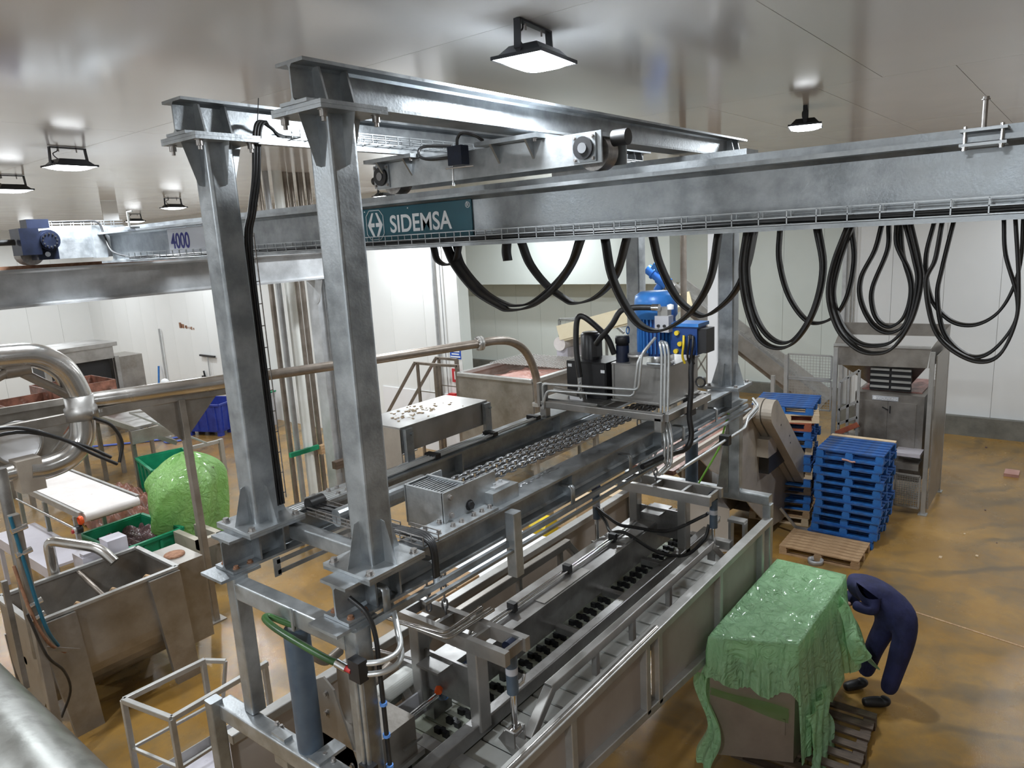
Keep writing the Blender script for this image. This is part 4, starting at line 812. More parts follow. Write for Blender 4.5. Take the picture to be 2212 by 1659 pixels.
# ------------------------------------------------------------------ stainless trunk on the far lower beam
bx = thing('steel_box', 'open stainless sheet box with brown end bolted on the far lower beam', 'metal box', (1.9, 1.5, 3.5))
MB().box(1.36, 2.46, 1.21, 1.74, 3.815, 3.83).build('top_sheet', 'stainless', bx); MB().box(1.36, 2.46, 1.21, 1.222, 3.61, 3.815).build('front_sheet', 'stainless', bx); MB().box(1.36, 2.46, 1.73, 1.74, 3.5, 3.815).build('back_sheet', 'stainless', bx)
MB().box(1.355, 1.368, 1.21, 1.74, 3.40, 3.815).build('end_sheet', 'cover_beige', bx)
for x in (1.42, 2.42): MB().box(x - .04, x + .04, 1.165, 1.205, 3.53, 3.815).box(x - .07, x + .07, 1.13, 1.21, 3.513, 3.53).hexbolt((x + .02, 1.165, 3.77), (0, -1, 0), .012).build('angle_post', 'galv', bx)
mb = MB(); rnd = random.Random(3)
for i in range(60):
    x, y = rnd.gauss(1.85, .18), rnd.gauss(1.5, .1); s_ = rnd.uniform(.004, .012); x = min(max(x, 1.4), 2.4); y = min(max(y, 1.25), 1.7)
    mb.box(x - s_, x + s_, y - s_, y + s_ * .7, 3.83, 3.83 + s_ * .5)
mb.build('scraps', 'wood_pale', bx, kind='stuff')
# ================================================================== BACKGROUND RIGHT
def pallet_proto(w_, d, h=.144, deck=7):
    """meshes of one pallet, local origin at the bottom centre; boards run along X"""
    P = []
    bt = .022; gap = (d - deck * .1) / (deck - 1)
    dm = MB().box(-w_ / 2, w_ / 2, -.05, .05, 0, bt).mesh('deck_board'); sm = MB().box(-.05, .05, -d / 2, d / 2, 0, bt).mesh('stringer_board'); bm_ = MB().box(-.06, .06, -.05, .05, 0, .078).mesh('block')
    fm = MB().box(-w_ / 2, w_ / 2, -.05, .05, 0, bt).mesh('bottom_board')
    for i in range(deck): P.append(('deck_board', dm, (0, -d / 2 + .05 + i * (.1 + gap), h - bt)))
    for x in (-w_ / 2 + .06, 0, w_ / 2 - .06):
        P.append(('stringer_board', sm, (x, 0, h - 2 * bt)))
        for y in (-d / 2 + .05, 0, d / 2 - .05): P.append(('block', bm_, (x, y, bt)))
    for y in (-d / 2 + .05, 0, d / 2 - .05): P.append(('bottom_board', fm, (0, y, 0)))
    return P
PM = {}
def pallet(loc, rz, mt, label, group, size=(1.0, 1.0), deckmat=None, pale=None, full=True):
    key = (size, mt)
    if key not in PM:
        P = pallet_proto(*size)
        for nm, me, l in P:
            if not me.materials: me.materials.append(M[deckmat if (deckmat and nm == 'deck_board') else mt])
        PM[key] = P
    t = thing('pallet', label, 'pallet', loc, group, rz)
    for i, (nm, me, l) in enumerate(PM[key]):
        o = bpy.data.objects.new(nm, me); COL.objects.link(o); o.parent = t; o.location = l
        if nm == 'deck_board' and pale and i in pale:
            o.data = me.copy(); o.data.materials.clear(); o.data.materials.append(M['wood_pale'])
    return t
ORD = ['bottom', 'second', 'third', 'fourth', 'fifth', 'sixth', 'seventh', 'eighth', 'ninth', 'tenth', 'top']
# near stack: 11 blue pallets
for k in range(11):
    r_ = random.Random(k); off = (r_.uniform(-.02, .02), r_.uniform(-.025, .025))
    if k < 2: off = (-.05 + .03 * k, .08 - .04 * k)
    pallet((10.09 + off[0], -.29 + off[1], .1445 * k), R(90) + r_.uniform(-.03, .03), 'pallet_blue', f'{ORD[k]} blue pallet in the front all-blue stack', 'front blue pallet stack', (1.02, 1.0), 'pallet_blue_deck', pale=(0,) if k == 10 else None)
tag(MB().tube(smooth_path([(9.57, -.20, 1.46), (9.55, -.28, 1.46), (9.56, -.34, 1.44), (9.55, -.4, 1.45)], 3), .016, 6).build('scrap', 'meat_pink'), 'small pink scrap lying on the edge of the front blue stack', 'scrap')
seq = ['wood_pale', 'wood', 'pallet_blue', 'pallet_blue', 'wood_dark', 'pallet_blue', 'wood_pale', 'pallet_blue', 'pallet_blue', 'wood_pale', 'pallet_blue', 'pallet_blue', 'wood_red', 'wood_pale', 'pallet_blue']
nmz = {'wood_pale': 'pale wooden', 'wood': 'brown wooden', 'pallet_blue': 'blue', 'wood_dark': 'dark stained', 'wood_red': 'reddish brown'}
MIX = ['bottom pale wooden pallet of the mixed stack behind the conveyor', 'brown wooden pallet just above the bottom of the mixed stack', 'lower of the two touching blue pallets low in the mixed stack', 'blue pallet right below the dark stained one in the mixed stack', 'dark stained pallet in the mixed stack', 'blue pallet right above the dark stained one in the mixed stack',
 'pale wooden pallet halfway up the mixed stack', 'blue pallet resting on the halfway pale pallet of the mixed stack', 'blue pallet right below the skewed pale pallet of the mixed stack', 'pale skewed pallet between blue ones in the mixed stack', 'blue pallet resting on the skewed pale pallet of the mixed stack', 'blue pallet right below the reddish pallet of the mixed stack',
 'reddish brown pallet near the top of the mixed stack', 'pale jutting pallet right below the top of the mixed stack', 'top blue pallet of the mixed stack behind the conveyor']
for k, mt in enumerate(seq):
    r_ = random.Random(50 + k); rz = R(98) + r_.uniform(-.05, .05); dx = r_.uniform(-.03, .03); dy = r_.uniform(-.03, .03)
    if k == 13: rz += .16; dy -= .06
    if k == 9: rz += .1
    pallet((10.42 + dx, .98 + dy, .1445 * k), rz, mt, MIX[k], 'mixed pallet stack', (1.02, 1.0), None)
pallet((9.08, -.1, 0), R(91), 'wood', 'single brown wooden pallet lying on the floor in front of the blue stack', 'loose pallets', (1.2, .8))
tag(MB().lathe([(0, .0), (.11, .0), (.12, .07), (.10, .08), (.09, .01)], (8.6, -.1, .0), n=16).build('drum_lid', 'galv_old'), 'grey green bucket edge poking out under the wooden pallet', 'bucket')
# ------------------------------------------------------------------ grinder hopper machine in its cage
mc = thing('meat_grinder', 'stainless grinder with a wide beige hopper and double doors inside a mesh cage', 'grinder', (12.4, -.3, 0))
bd = MB().box(11.95, 13.6, -.98, .18, .45, 2.08).build('cabinet', 'stainless_dirty', mc)
for y0, y1 in ((-.86, -.40), (-.385, .14)): MB().box(11.935, 11.95, y0, y1, .55, 1.93).build('door', 'stainless_dirty', bd)
MB().box(11.925, 11.936, -.44, -.42, 1.72, 1.86).build('door_handle', 'black_plastic', bd); MB().bar((11.92, -.30, 1.83), (11.92, -.40, 1.78), .02).build('door_handle', 'black_plastic', bd)
np_ = MB().box(11.932, 11.95, -.56, -.12, 1.955, 2.035).build('name_plate', 'sign_plate', bd)
MB().cyl((11.931, -.165, 1.995), (11.928, -.165, 1.995), .032, 16).build('emblem', 'sign_white', np_)
text('lettering', 'WOLFKING', .072, (11.929, -.205, 1.97), (R(90), 0, R(-90)), 'sign_white', np_, .001, .002, .92)
# hopper: open top box and sloping front
def quad(pts, th=.012):
    a = [V3(p) for p in pts]; n = (a[1] - a[0]).cross(a[3] - a[0]).normalized() * th; return MB().add(a + [p + n for p in a], [(0, 1, 2, 3), (7, 6, 5, 4), (0, 4, 5, 1), (1, 5, 6, 2), (2, 6, 7, 3), (3, 7, 4, 0)])
quad([(12.0, .58, 2.56), (12.0, -.98, 2.60), (12.0, -1.02, 2.94), (12.0, .60, 2.92)]).build('hopper_front', 'stainless_dirty', mc)
quad([(13.4, .75, 2.95), (13.4, -1.1, 2.98), (13.4, -1.12, 3.22), (13.4, .78, 3.2)]).build('hopper_back', 'stainless_dirty', mc)
quad([(12.0, -1.0, 2.6), (13.4, -1.1, 2.6), (13.4, -1.12, 3.22), (12.0, -1.02, 2.95)]).build('hopper_side', 'stainless_dirty', mc); quad([(13.4, .75, 2.6), (12.0, .58, 2.56), (12.0, .60, 2.92), (13.4, .78, 3.2)]).build('hopper_side', 'stainless_dirty', mc)
quad([(12.1, .5, 2.56), (12.1, -.95, 2.58), (12.6, -.62, 2.12), (12.6, .1, 2.12)]).build('hopper_throat', 'stainless_dark', mc)
MB().box(12.2, 13.5, -.9, .12, 2.02, 2.10).build('meat_bed', 'meat', mc, kind='stuff')
for k in range(4):
    for y in (-.56, -.2): MB().box(12.08, 12.12, y - .16, y + .16, 2.16 + .11 * k, 2.20 + .11 * k).build('auger_bar', 'mesh_grey', mc)
MB().box(12.14, 12.2, -.72, -.02, 2.1, 2.6).build('auger_frame', 'black_plastic', mc)
MB().rbar((11.98, .60, 2.95), (11.98, -1.02, 2.97), .05, .05).build('hopper_rim', 'frame_grey', mc)
MB().box(11.55, 11.95, -1.02, -.6, 1.04, 1.10).build('outfeed_plate', 'slab', mc); MB().box(11.6, 12.0, -1.0, -.62, .78, .90).build('outfeed_box', 'stainless_dirty', mc)
# cage: posts, side sheet and mesh panels
cg = thing('safety_cage', 'grey post and wire mesh safety cage around the grinder', 'safety cage', (12.2, -.3, 0))
for x, y in ((11.55, -1.12), (12.95, -1.16), (11.55, .45), (11.55, 1.35), (11.6, 1.62)): MB().box(x - .035, x + .035, y - .035, y + .035, 0, 2.97 if x < 12 and y < .5 else 2.9 if x > 12 else 2.78 if y < 1.5 else 2.34).box(x - .08, x + .08, y - .07, y + .07, 0, .015).build('post', 'frame_grey', cg)
MB().box(11.6, 12.95, -1.19, -1.17, .1, 2.9).build('side_sheet', 'stainless_dirty', cg)
def meshpanel(x, y0, y1, z0, z1, st=.055):
    mb = MB(); y = y0
    while y < y1: mb.bar((x, y, z0), (x, y, z1), .006); y += st
    z = z0
    while z < z1: mb.bar((x, y0, z), (x, y1, z), .006); z += st
    mb.build('wire_mesh', 'mesh_grey', cg)
    MB().bar((x, y0, z0), (x, y0, z1), .03).bar((x, y1, z0), (x, y1, z1), .03).bar((x, y0, z0), (x, y1, z0), .03).bar((x, y0, z1), (x, y1, z1), .03).build('mesh_frame', 'frame_grey', cg)
meshpanel(11.55, .52, 1.32, 2.36, 2.80); meshpanel(11.55, .52, 1.32, 1.75, 2.32); meshpanel(11.5, -1.05, -.66, .12, .72, .04)
mb = MB()
for z in [.2 + .055 * i for i in range(48)]: mb.bar((11.62, -1.165, z), (11.9, -1.165, z), .006)
mb.build('wire_mesh', 'mesh_grey', cg)
# step ladder rail left of the doors
st = thing('step_railing', 'grey railing of the steps beside the grinder doors', 'railing', (11.35, .1, .9))
for a, b2 in (((11.3, -.02, 1.3), (11.3, -.02, 2.62)), ((11.3, .30, 1.0), (11.3, .30, 2.38)), ((11.3, .15, 1.1), (11.3, .15, 2.48)), ((11.3, -.02, 2.62), (11.3, .30, 2.38)), ((11.3, -.02, 2.05), (11.3, .30, 1.85)), ((11.3, -.02, 1.75), (11.3, .30, 1.58))): MB().bar(a, b2, .045).build('rail', 'frame_grey', st)
MB().box(11.25, 11.6, .0, .33, 1.38, 1.41).build('step', 'stainless_dirty', st); MB().bar((11.28, -.04, 1.62), (11.28, .33, 1.40), .04, .09).build('step_nosing', 'wood_red', st)
MB().bar((11.3, .3, 0), (11.3, .3, 1.0), .05).bar((11.3, -.02, 0), (11.3, -.02, 1.3), .05).build('leg', 'frame_grey', st)
# ------------------------------------------------------------------ screw conveyor rising to the left with a blue gear motor
sw = thing('screw_conveyor', 'long inclined stainless screw conveyor trough behind the far right post', 'conveyor', (15, 3, 1.2))
A, B = V3((15.0, 5.35, 3.72)), V3((15.0, 1.55, 1.0))
MB().bar(A, B, .34, .36, (1, 0, 0)).build('trough', 'stainless', sw); d = (B - A).normalized(); n_ = V3((0, -d.z, d.y)) * -1
if n_.z < 0: n_ = -n_
MB().bar(A + n_ * .2, B + n_ * .2, .40, .04, (1, 0, 0)).build('trough_lip', 'frame_grey', sw); mb = MB()
for i in range(24): c = A + d * (.3 + .17 * i) + n_ * .24; mb.bar(c - V3((.17, 0, 0)), c + V3((.17, 0, 0)), .008); mb.bar(c, c + d * .17, .008); mb.bar(c + V3((.1, 0, 0)), c + V3((.1, 0, 0)) + d * .17, .008); mb.bar(c - V3((.1, 0, 0)), c - V3((.1, 0, 0)) + d * .17, .008)
mb.build('guard_mesh', 'mesh_grey', sw)
MB().bar(A - n_ * .22, B - n_ * .22, .2, .05, (1, 0, 0)).build('underside_rib', 'pipe_brown', sw)
gm = MB().cyl(A, A - d * .22, .16, 18).build('gear_flange', 'stainless', sw)
MB().cyl(A - d * .22, A - d * .55, .17, 18).build('gearbox', 'motor_blue_bright', sw); MB().cyl(A - d * .55, A - d * .95, .14, 18).cyl(A - d * .72, A - d * .76, .17, 18).build('motor', 'motor_blue_bright', sw); MB().cyl(A - d * .40, A - d * .40 - n_ * .32, .11, 14).build('motor_fins', 'motor_blue_bright', sw); MB().bar(A - d * .75, A - d * .75 + n_ * .26, .2, .22).build('terminal_box', 'motor_blue', sw)
for x, y in ((14.9, 4.4), (15.1, 4.4)): MB().bar((x, y, 0), (x, y, 2.9), .06).build('leg', 'frame_grey', sw)
for k in (-1, 1): MB().bar((14.95, 4.6 - .5 * k, 1.0), (14.95, 4.6 + .5 * k, 2.6), .03).build('brace', 'frame_grey', sw)
tag(MB().cyl((7.0, 1.36, 0), (7.0, 1.36, CEIL), .045, 12).build('support_post', 'pipe_brown'), 'slim brown post behind the blue hydraulic motor', 'post')
tag(MB().rbar((9.0, 1.755, 0), (9.0, 1.755, CEIL), .17, .14, up=(1, 0, 0)).build('white_post', 'sign_white'), 'white square post showing beside the far right post', 'post')
# ------------------------------------------------------------------ beige inclined conveyor with long gear cover
ic = thing('inclined_conveyor', 'beige steel inclined conveyor with a rounded drive cover beside the pallets', 'conveyor', (9, 1.2, 0))
side = [(6.3, 2.25), (7.3, 2.34), (8.5, 2.5), (9.2, 1.65), (9.8, 1.15), (10.6, .42), (10.5, .14), (9.9, .10), (9.2, .18), (8.3, .85), (7.5, 1.55), (6.7, 1.95)]
MB().prism(side, (0, .82, 0), (1, 0, 0), (0, 0, 1), (0, .02, 0)).build('side_panel', 'cover_beige', ic); MB().prism(side, (0, 1.75, 0), (1, 0, 0), (0, 0, 1), (0, .02, 0)).build('side_panel', 'cover_beige', ic)
for i, (a, b2) in enumerate(zip(side[2:7], side[3:8])): MB().add([(a[0], .82, a[1]), (b2[0], .82, b2[1]), (b2[0], 1.77, b2[1]), (a[0], 1.77, a[1])], [(0, 1, 2, 3)]).build('cover_plate', 'slab' if i in (1, 2) else 'cover_beige', ic)
MB().bar((4.6, .78, 2.42), (8.4, .78, 2.42), .05, .06).build('side_rail', 'cover_beige', ic); MB().bar((4.6, 1.75, 2.3), (8.4, 1.75, 2.4), .05, .06).build('side_rail', 'cover_beige', ic)
MB().box(5.6, 8.4, .86, 1.74, 2.2, 2.26).build('meat_scraps', 'offal', ic, kind='stuff')
u = V3((10.15 - 8.45, 0, .95 - 2.42)).normalized(); vv = V3((-u.z, 0, u.x)); ln = V3((10.15 - 8.45, 0, .95 - 2.42)).length; pl = []
for i in range(13): a = R(-90 + 15 * i); pl.append((ln + .2 * math.cos(a), .2 * math.sin(a)))
for i in range(13): a = R(90 + 15 * i); pl.append((.2 * math.cos(a), .2 * math.sin(a)))
cv = MB().prism(pl, (8.45, .52, 2.42), u, vv, (0, .16, 0)).build('drive_cover', 'cover_beige', ic); MB().prism([(x * 1.0, y * 1.06) for x, y in pl], (8.45, .70, 2.42), u, vv, (0, .11, 0)).build('cover_back', 'cover_beige', cv)
mb = MB()
for t_ in (.25, .6, .68, 1.5): q = V3((8.45, .52, 2.42)) + u * ln * t_ / 1.5 + vv * (.05 if t_ == .6 else -.02); mb.cyl(q, q - V3((0, .004, 0)), .016, 8)
mb.build('screw_hole', 'black_plastic', cv)
MB().box(8.6, 9.5, .66, .82, 1.35, 1.75).build('drive_gap', 'black_plastic', ic); MB().box(8.5, 8.9, .64, .82, 1.65, 1.95).build('motor_mount', 'cover_beige', ic)
MB().box(9.5, 9.75, .30, .55, .02, .08).bar((9.55, .45, .08), (9.5, .75, .45), .04).build('foot', 'stainless', ic)
# ------------------------------------------------------------------ meat tank, its stairs, overhead pipe
mt_ = thing('meat_tank', 'large stainless tank of pink minced meat with a grid lid', 'tank', (10, 6.3, 0))
for a, b2 in (((8.6, 5.32), (8.6, 7.3)), ((8.6, 5.32), (10.95, 5.32)), ((10.95, 5.32), (10.95, 7.3)), ((8.6, 7.3), (10.95, 7.3))):
    if True: MB().bar((*a, 1.62), (*b2, 1.62), .03, 1.7).build('wall', 'stainless_dirty', mt_); MB().rbar((*a, 2.49), (*b2, 2.49), .11, .08).build('rim', 'frame_grey', mt_)
def heap(u_, v_):
    x = 8.62 + 2.3 * u_; y = 5.34 + 1.94 * v_; h = 2.22 + .22 * math.exp(-((u_ - .35) ** 2 + (v_ - .45) ** 2) * 8) + .03 * math.sin(u_ * 23 + v_ * 9); return (x, y, h)
MB().grid(heap, 24, 16).build('minced_meat', 'meat_pink', mt_, kind='stuff')
mb = MB()
for i in range(15): x = 9.7 + .085 * i; mb.bar((x, 5.35, 2.56), (x, 7.27, 2.56), .014)
for i in range(20): y = 5.4 + .1 * i; mb.bar((9.65, y, 2.56), (10.95, y, 2.56), .014)
mb.build('grid_lid', 'mesh_grey', mt_)
for x, y in ((8.65, 5.36), (8.65, 7.26), (10.9, 5.36), (10.9, 7.26)): MB().bar((x, y, 0), (x, y, .9), .09).build('leg', 'frame_grey', mt_)
sr = thing('stair_railing', 'brown steel stair railing left of the meat tank', 'railing', (8.9, 8.6, 0))
for x in (8.8, 9.5):
    MB().rbar((x, 10.0, 1.2), (x, 8.85, 2.58), .06).build('handrail', 'pipe_brown', sr); MB().rbar((x, 8.85, 2.6), (x, 8.15, 2.6), .06).build('handrail', 'pipe_brown', sr)
    MB().rbar((x, 8.75, 0), (x, 8.75, 2.6), .06, up=(1, 0, 0)).build('post', 'pipe_brown', sr); MB().rbar((x, 8.18, 0), (x, 8.18, 2.6), .08, up=(1, 0, 0)).build('post', 'pipe_brown', sr); MB().bar((x, 8.8, 1.95), (x, 8.15, 1.95), .02).build('knee_rail', 'pipe_brown', sr)
MB().rbar((8.8, 8.15, 2.6), (8.8, 7.5, 2.62), .06).build('handrail', 'pipe_brown', sr); MB().rbar((8.8, 7.5, .9), (8.8, 7.5, 2.64), .06, up=(1, 0, 0)).build('post', 'pipe_brown', sr); MB().bar((8.8, 8.8, .9), (8.8, 8.2, 1.8), .02).build('brace', 'pipe_brown', sr)
for k in range(5): MB().box(8.82, 9.48, 9.7 - .28 * k, 9.95 - .28 * k, .2 + .2 * k, .23 + .2 * k).build('tread', 'frame_grey', sr)
op = thing('meat_pipe', 'long brown steel pipe with flange and elbow dropping beside the meat tank', 'pipe', (6, 6, 2.2))
PP = [(3.3, 6.38, 3.49), (5.0, 5.68, 3.515), (6.72, 5.0, 3.545)]
MB().tube(PP, .075, 16).build('run', 'pipe_brown', op); d = (V3(PP[2]) - V3(PP[1])).normalized()
MB().tube(smooth_path([(6.74, 5.0, 3.545), (7.1, 4.95, 3.54), (7.55, 4.95, 3.45), (7.95, 4.97, 3.22), (8.2, 4.98, 2.85), (8.3, 4.98, 2.4), (8.3, 4.98, 1.2)], 6), .075, 16).build('elbow', 'pipe_brown', op)
MB().cyl(V3(PP[2]) - d * .04, V3(PP[2]), .125, 20).cyl(V3(PP[2]) + d * .01, V3(PP[2]) + d * .05, .125, 20).build('flange', 'frame_grey', op); mb = MB()
for k in range(8): e = V3((0, 0, 1)) * math.sin(k * .785) + d.cross(V3((0, 0, 1))) * math.cos(k * .785); mb.cyl(V3(PP[2]) - d * .06 + e * .1, V3(PP[2]) + d * .07 + e * .1, .012, 6)
mb.build('flange_bolts', 'chrome', op); MB().cyl((8.3, 4.98, 2.1), (8.3, 4.98, 2.16), .12, 16).build('flange', 'frame_grey', op)
# cream conveyor and its grey railing
cc = thing('cream_conveyor', 'cream belt conveyor with rounded end behind the black cooler', 'conveyor', (12, 5, 2.4))
A, B = V3((11.5, 6.35, 2.92)), V3((11.7, 3.6, 3.62)); d = (B - A).normalized()
MB().bar(A, B, .9, .10, (0, 0, 1)).build('belt', 'belt_cream', cc); MB().cyl(A - V3((.45, 0, .1)), A + V3((.45, 0, -.1)), .16, 18).build('end_roller', 'belt_white', cc)
for s_ in (-.47, .47): MB().bar(A + V3((s_, 0, .16)), B + V3((s_, 0, .16)), .03, .34).build('side_guard', 'belt_cream', cc)
MB().box(11.15, 11.95, 6.2, 6.5, 2.45, 2.72).build('chute', 'slab', cc)
for x in (11.2, 12): MB().bar((x, 6.0, 0), (x, 6.0, 2.9), .06).bar((x, 4, 0), (x, 4, 3.3), .06).build('leg', 'paint_grey_rail', cc)
gr = thing('grey_railing', 'green-grey tube railing beside the cream conveyor', 'railing', (12.5, 6.6, 2.2))
for a, b2 in (((12.5, 7.33, 1.8), (12.5, 7.33, 3.19)), ((12.5, 7.33, 3.19), (12.9, 6.2, 3.22)), ((12.9, 6.2, 3.22), (12.9, 4.6, 3.22)), ((12.5, 7.33, 3.19), (12.5, 5.6, 3.17)), ((12.5, 7.33, 2.62), (12.5, 6.7, 2.66)), ((12.5, 7.0, 3.0), (12.5, 5.2, 3.1)), ((12.5, 7.0, 2.65), (12.5, 7.0, 3.0)), ((12.9, 6.2, 2.2), (12.9, 6.2, 3.22)), ((12.9, 6.2, 3.22), (12.9, 5.7, 2.85))): MB().rbar(a, b2, .06).build('tube', 'paint_grey_rail', gr)
MB().box(12.3, 13.5, 4.5, 7.4, 1.76, 1.8).build('deck', 'paint_grey_rail', gr)
for x, y in ((12.4, 4.6), (12.4, 7.3), (13.4, 4.6), (13.4, 7.3)): MB().bar((x, y, 0), (x, y, 1.76), .08).build('leg', 'paint_grey_rail', gr)
# signs and fire box on the partition
s1 = thing('safety_sign', 'small blue and white safety notice on the white wall', 'sign', (10.18, 8.85, 2.5)); MB().box(10.178, 10.187, 8.66, 9.02, 2.46, 2.70).build('plate', 'sign_blue', s1)
for k, (a, b2) in enumerate(((8.70, 8.98), (8.72, 8.96), (8.68, 9.0))): MB().box(10.174, 10.178, a, b2, 2.63 - .065 * k, 2.66 - .065 * k).build('text_line', 'sign_white', s1)
s2 = thing('fire_sign', 'red fire point sign with white symbol on the white wall', 'sign', (10.155, 8.85, 1.9)); MB().box(10.156, 10.164, 8.72, 8.98, 1.88, 2.22).build('plate', 'sign_red', s2); MB().box(10.152, 10.156, 8.80, 8.90, 1.95, 2.15).build('symbol', 'sign_white', s2)
tag(MB().box(9.95, 10.16, 8.72, 9.08, 1.42, 1.58).box(10.0, 10.1, 8.8, 9.0, 1.58, 1.62).build('fire_box', 'red_paint'), 'red fire equipment box on the white wall', 'fire box')
# ================================================================== LEFT SIDE
# mixer trough
mx_ = thing('mixer_trough', 'big open stainless mixing trough on broad plate legs', 'mixer', (.55, 6.1, 0))
x0, x1, y0, y1, zt = -.24, 1.36, 5.56, 6.66, 1.48
def tprof(k):                                            # U section in YZ
    pts = [(y0, zt), (y0, .82)]
    for i in range(1, 16): a = math.pi * i / 16; pts.append(((y0 + y1) / 2 - .55 * math.cos(a), .82 - .55 * math.sin(a)))
    return pts + [(y1, .82), (y1, zt)]
pr = tprof(0); inn = [(((y - 6.11) * .975 + 6.11), z + (.012 if z < .8 else 0)) for y, z in pr]
mb = MB(); n = len(pr); vs_ = [(x, y, z) for x in (x0, x1) for y, z in pr] + [(x, y, z) for x in (x0 + .01, x1 - .01) for y, z in inn]
fs_ = [(i, i + 1, n + i + 1, n + i) for i in range(n - 1)] + [(2 * n + i + 1, 2 * n + i, 3 * n + i, 3 * n + i + 1) for i in range(n - 1)]
fs_ += [tuple(range(n)), tuple(reversed(range(n, 2 * n))), tuple(reversed(range(2 * n, 3 * n))), tuple(range(3 * n, 4 * n))]
mb.add(vs_, fs_, False).build('body', 'stainless_dirty', mx_)
for a, b2 in (((x0, y0), (x1, y0)), ((x0, y1), (x1, y1)), ((x0, y0), (x0, y1)), ((x1, y0), (x1, y1))): MB().bar((*a, zt + .005), (*b2, zt + .005), .06, .035).build('rim', 'frame_grey', mx_)
MB().prism([(-.22, 1.46), (.16, 1.46), (.24, 0), (-.06, 0)], (0, y0 - .07, 0), (1, 0, 0), (0, 0, 1), (0, .07, 0)).build('leg', 'stainless_dirty', mx_); MB().prism([(.98, 1.46), (1.36, 1.46), (1.42, 0), (1.12, 0)], (0, y0 - .07, 0), (1, 0, 0), (0, 0, 1), (0, .07, 0)).build('leg', 'stainless_dirty', mx_)
for x in (-.1, 1.25): MB().prism([(-.15, 1.0), (.15, 1.0), (.12, 0), (-.12, 0)], (x, y1, 0), (1, 0, 0), (0, 0, 1), (0, .03, 0)).build('leg', 'stainless_dirty', mx_)
MB().cyl((x0, 6.11, .85), (x1, 6.11, .85), .05, 12).build('shaft', 'stainless_dark', mx_); MB().tube([(.62, y1, 1.45), (.62, 5.75, 1.28)], .03, 8).build('cross_bar', 'pipe_brown', mx_)
for k in range(4):
    c = -.05 + .42 * k; pts = [(c + .09 * i / 8, 6.11 - .40 * math.cos(math.pi * i / 8), .85 + .40 * math.sin(math.pi * i / 8)) for i in range(9)]; MB().tube(pts, .022, 8).build('paddle', 'wood', mx_)
MB().box(1.37, 1.78, 5.72, 6.42, .30, 1.44).build('gear_housing', 'stainless_dirty', mx_); MB().lathe([(.13, 0), (.13, .02), (.08, .025), (0, .025)], (1.57, 6.05, 1.44), n=16).build('housing_cap', 'rust', mx_)
sp = thing('spout_pipe', 'bent stainless spout pipe rising over the mixing trough', 'pipe', (.45, 6.75, 1.3))
MB().tube([(.40, 6.78, 1.35), (.40, 6.78, 1.93), (.78, 6.25, 1.80), (.86, 6.10, 1.62)], .062, 16, .12).build('pipe', 'pipe_steel', sp); MB().cyl((.40, 6.78, 1.32), (.40, 6.78, 1.37), .09, 16).build('flange', 'frame_grey', sp)
tag(MB().box(.72, 1.02, 6.72, 7.05, 1.30, 1.56).box(1.05, 1.3, 6.75, 7.0, 1.35, 1.66).box(.74, .9, 6.74, 6.85, 1.56, 1.6).build('control_box', 'slab'), 'pale steel control boxes behind the mixing trough rim', 'control box')
tag(MB().box(.35, 1.3, 6.75, 7.15, 0, 1.3).build('drive_cabinet', 'stainless_dirty'), 'dull steel drive cabinet behind the mixing trough', 'cabinet')
# walkway platform with handrail
wk = thing('walkway', 'low tread plate walkway with square tube handrails at bottom left', 'walkway', (.3, 3.3, 0))
MB().box(-.1, 1.1, 3.02, 3.68, .24, .28).build('deck', 'slab', wk); MB().bar((-.1, 3.69, .33), (1.1, 3.69, .33), .01, .12).build('toe_board', 'frame_grey', wk)
ZR = 1.25
for a, b2 in (((-.15, 3.68), (-.02, 3.02)), ((-.15, 3.68), (.64, 3.65)), ((-.02, 3.02), (.98, 3.06))): MB().rbar((*a, ZR), (*b2, ZR), .05, .05).build('handrail', 'frame_grey', wk); MB().rbar((*a, .74), (*b2, .74), .03, .03).build('knee_rail', 'frame_grey', wk)
for x, y in ((-.15, 3.68), (-.02, 3.02), (.62, 3.65), (.95, 3.06)): MB().rbar((x, y, 0), (x, y, ZR), .05, .05, up=(1, 0, 0)).build('post', 'frame_grey', wk)
MB().rbar((.64, 3.65, ZR), (.78, 3.5, 1.22), .04, .04).rbar((.78, 3.5, 1.22), (.72, 3.55, .8), .03, .03, up=(1, 0, 0)).build('rail_return', 'frame_grey', wk)
# large foreground pipe at the lower left corner
fg = thing('large_pipe', 'large scuffed steel pipe crossing the lower left corner', 'pipe', (-1.56, 2.5, 2.15)); MB().cyl((-1.52, 4.2, 2.47), (-1.55, .3, 2.47), .33, 48).build('shell', 'pipe_worn', fg)
for x, z in ((-1.36, 2.65), (-1.50, 2.72)): MB().ribbon(smooth_path([(x, 2.5, z), (x + .01, 2.0, z + .008), (x - .01, 1.6, z + .01)], 5), (.02, 0, -.015), .02).build('scuff_mark', 'black_paint', fg)
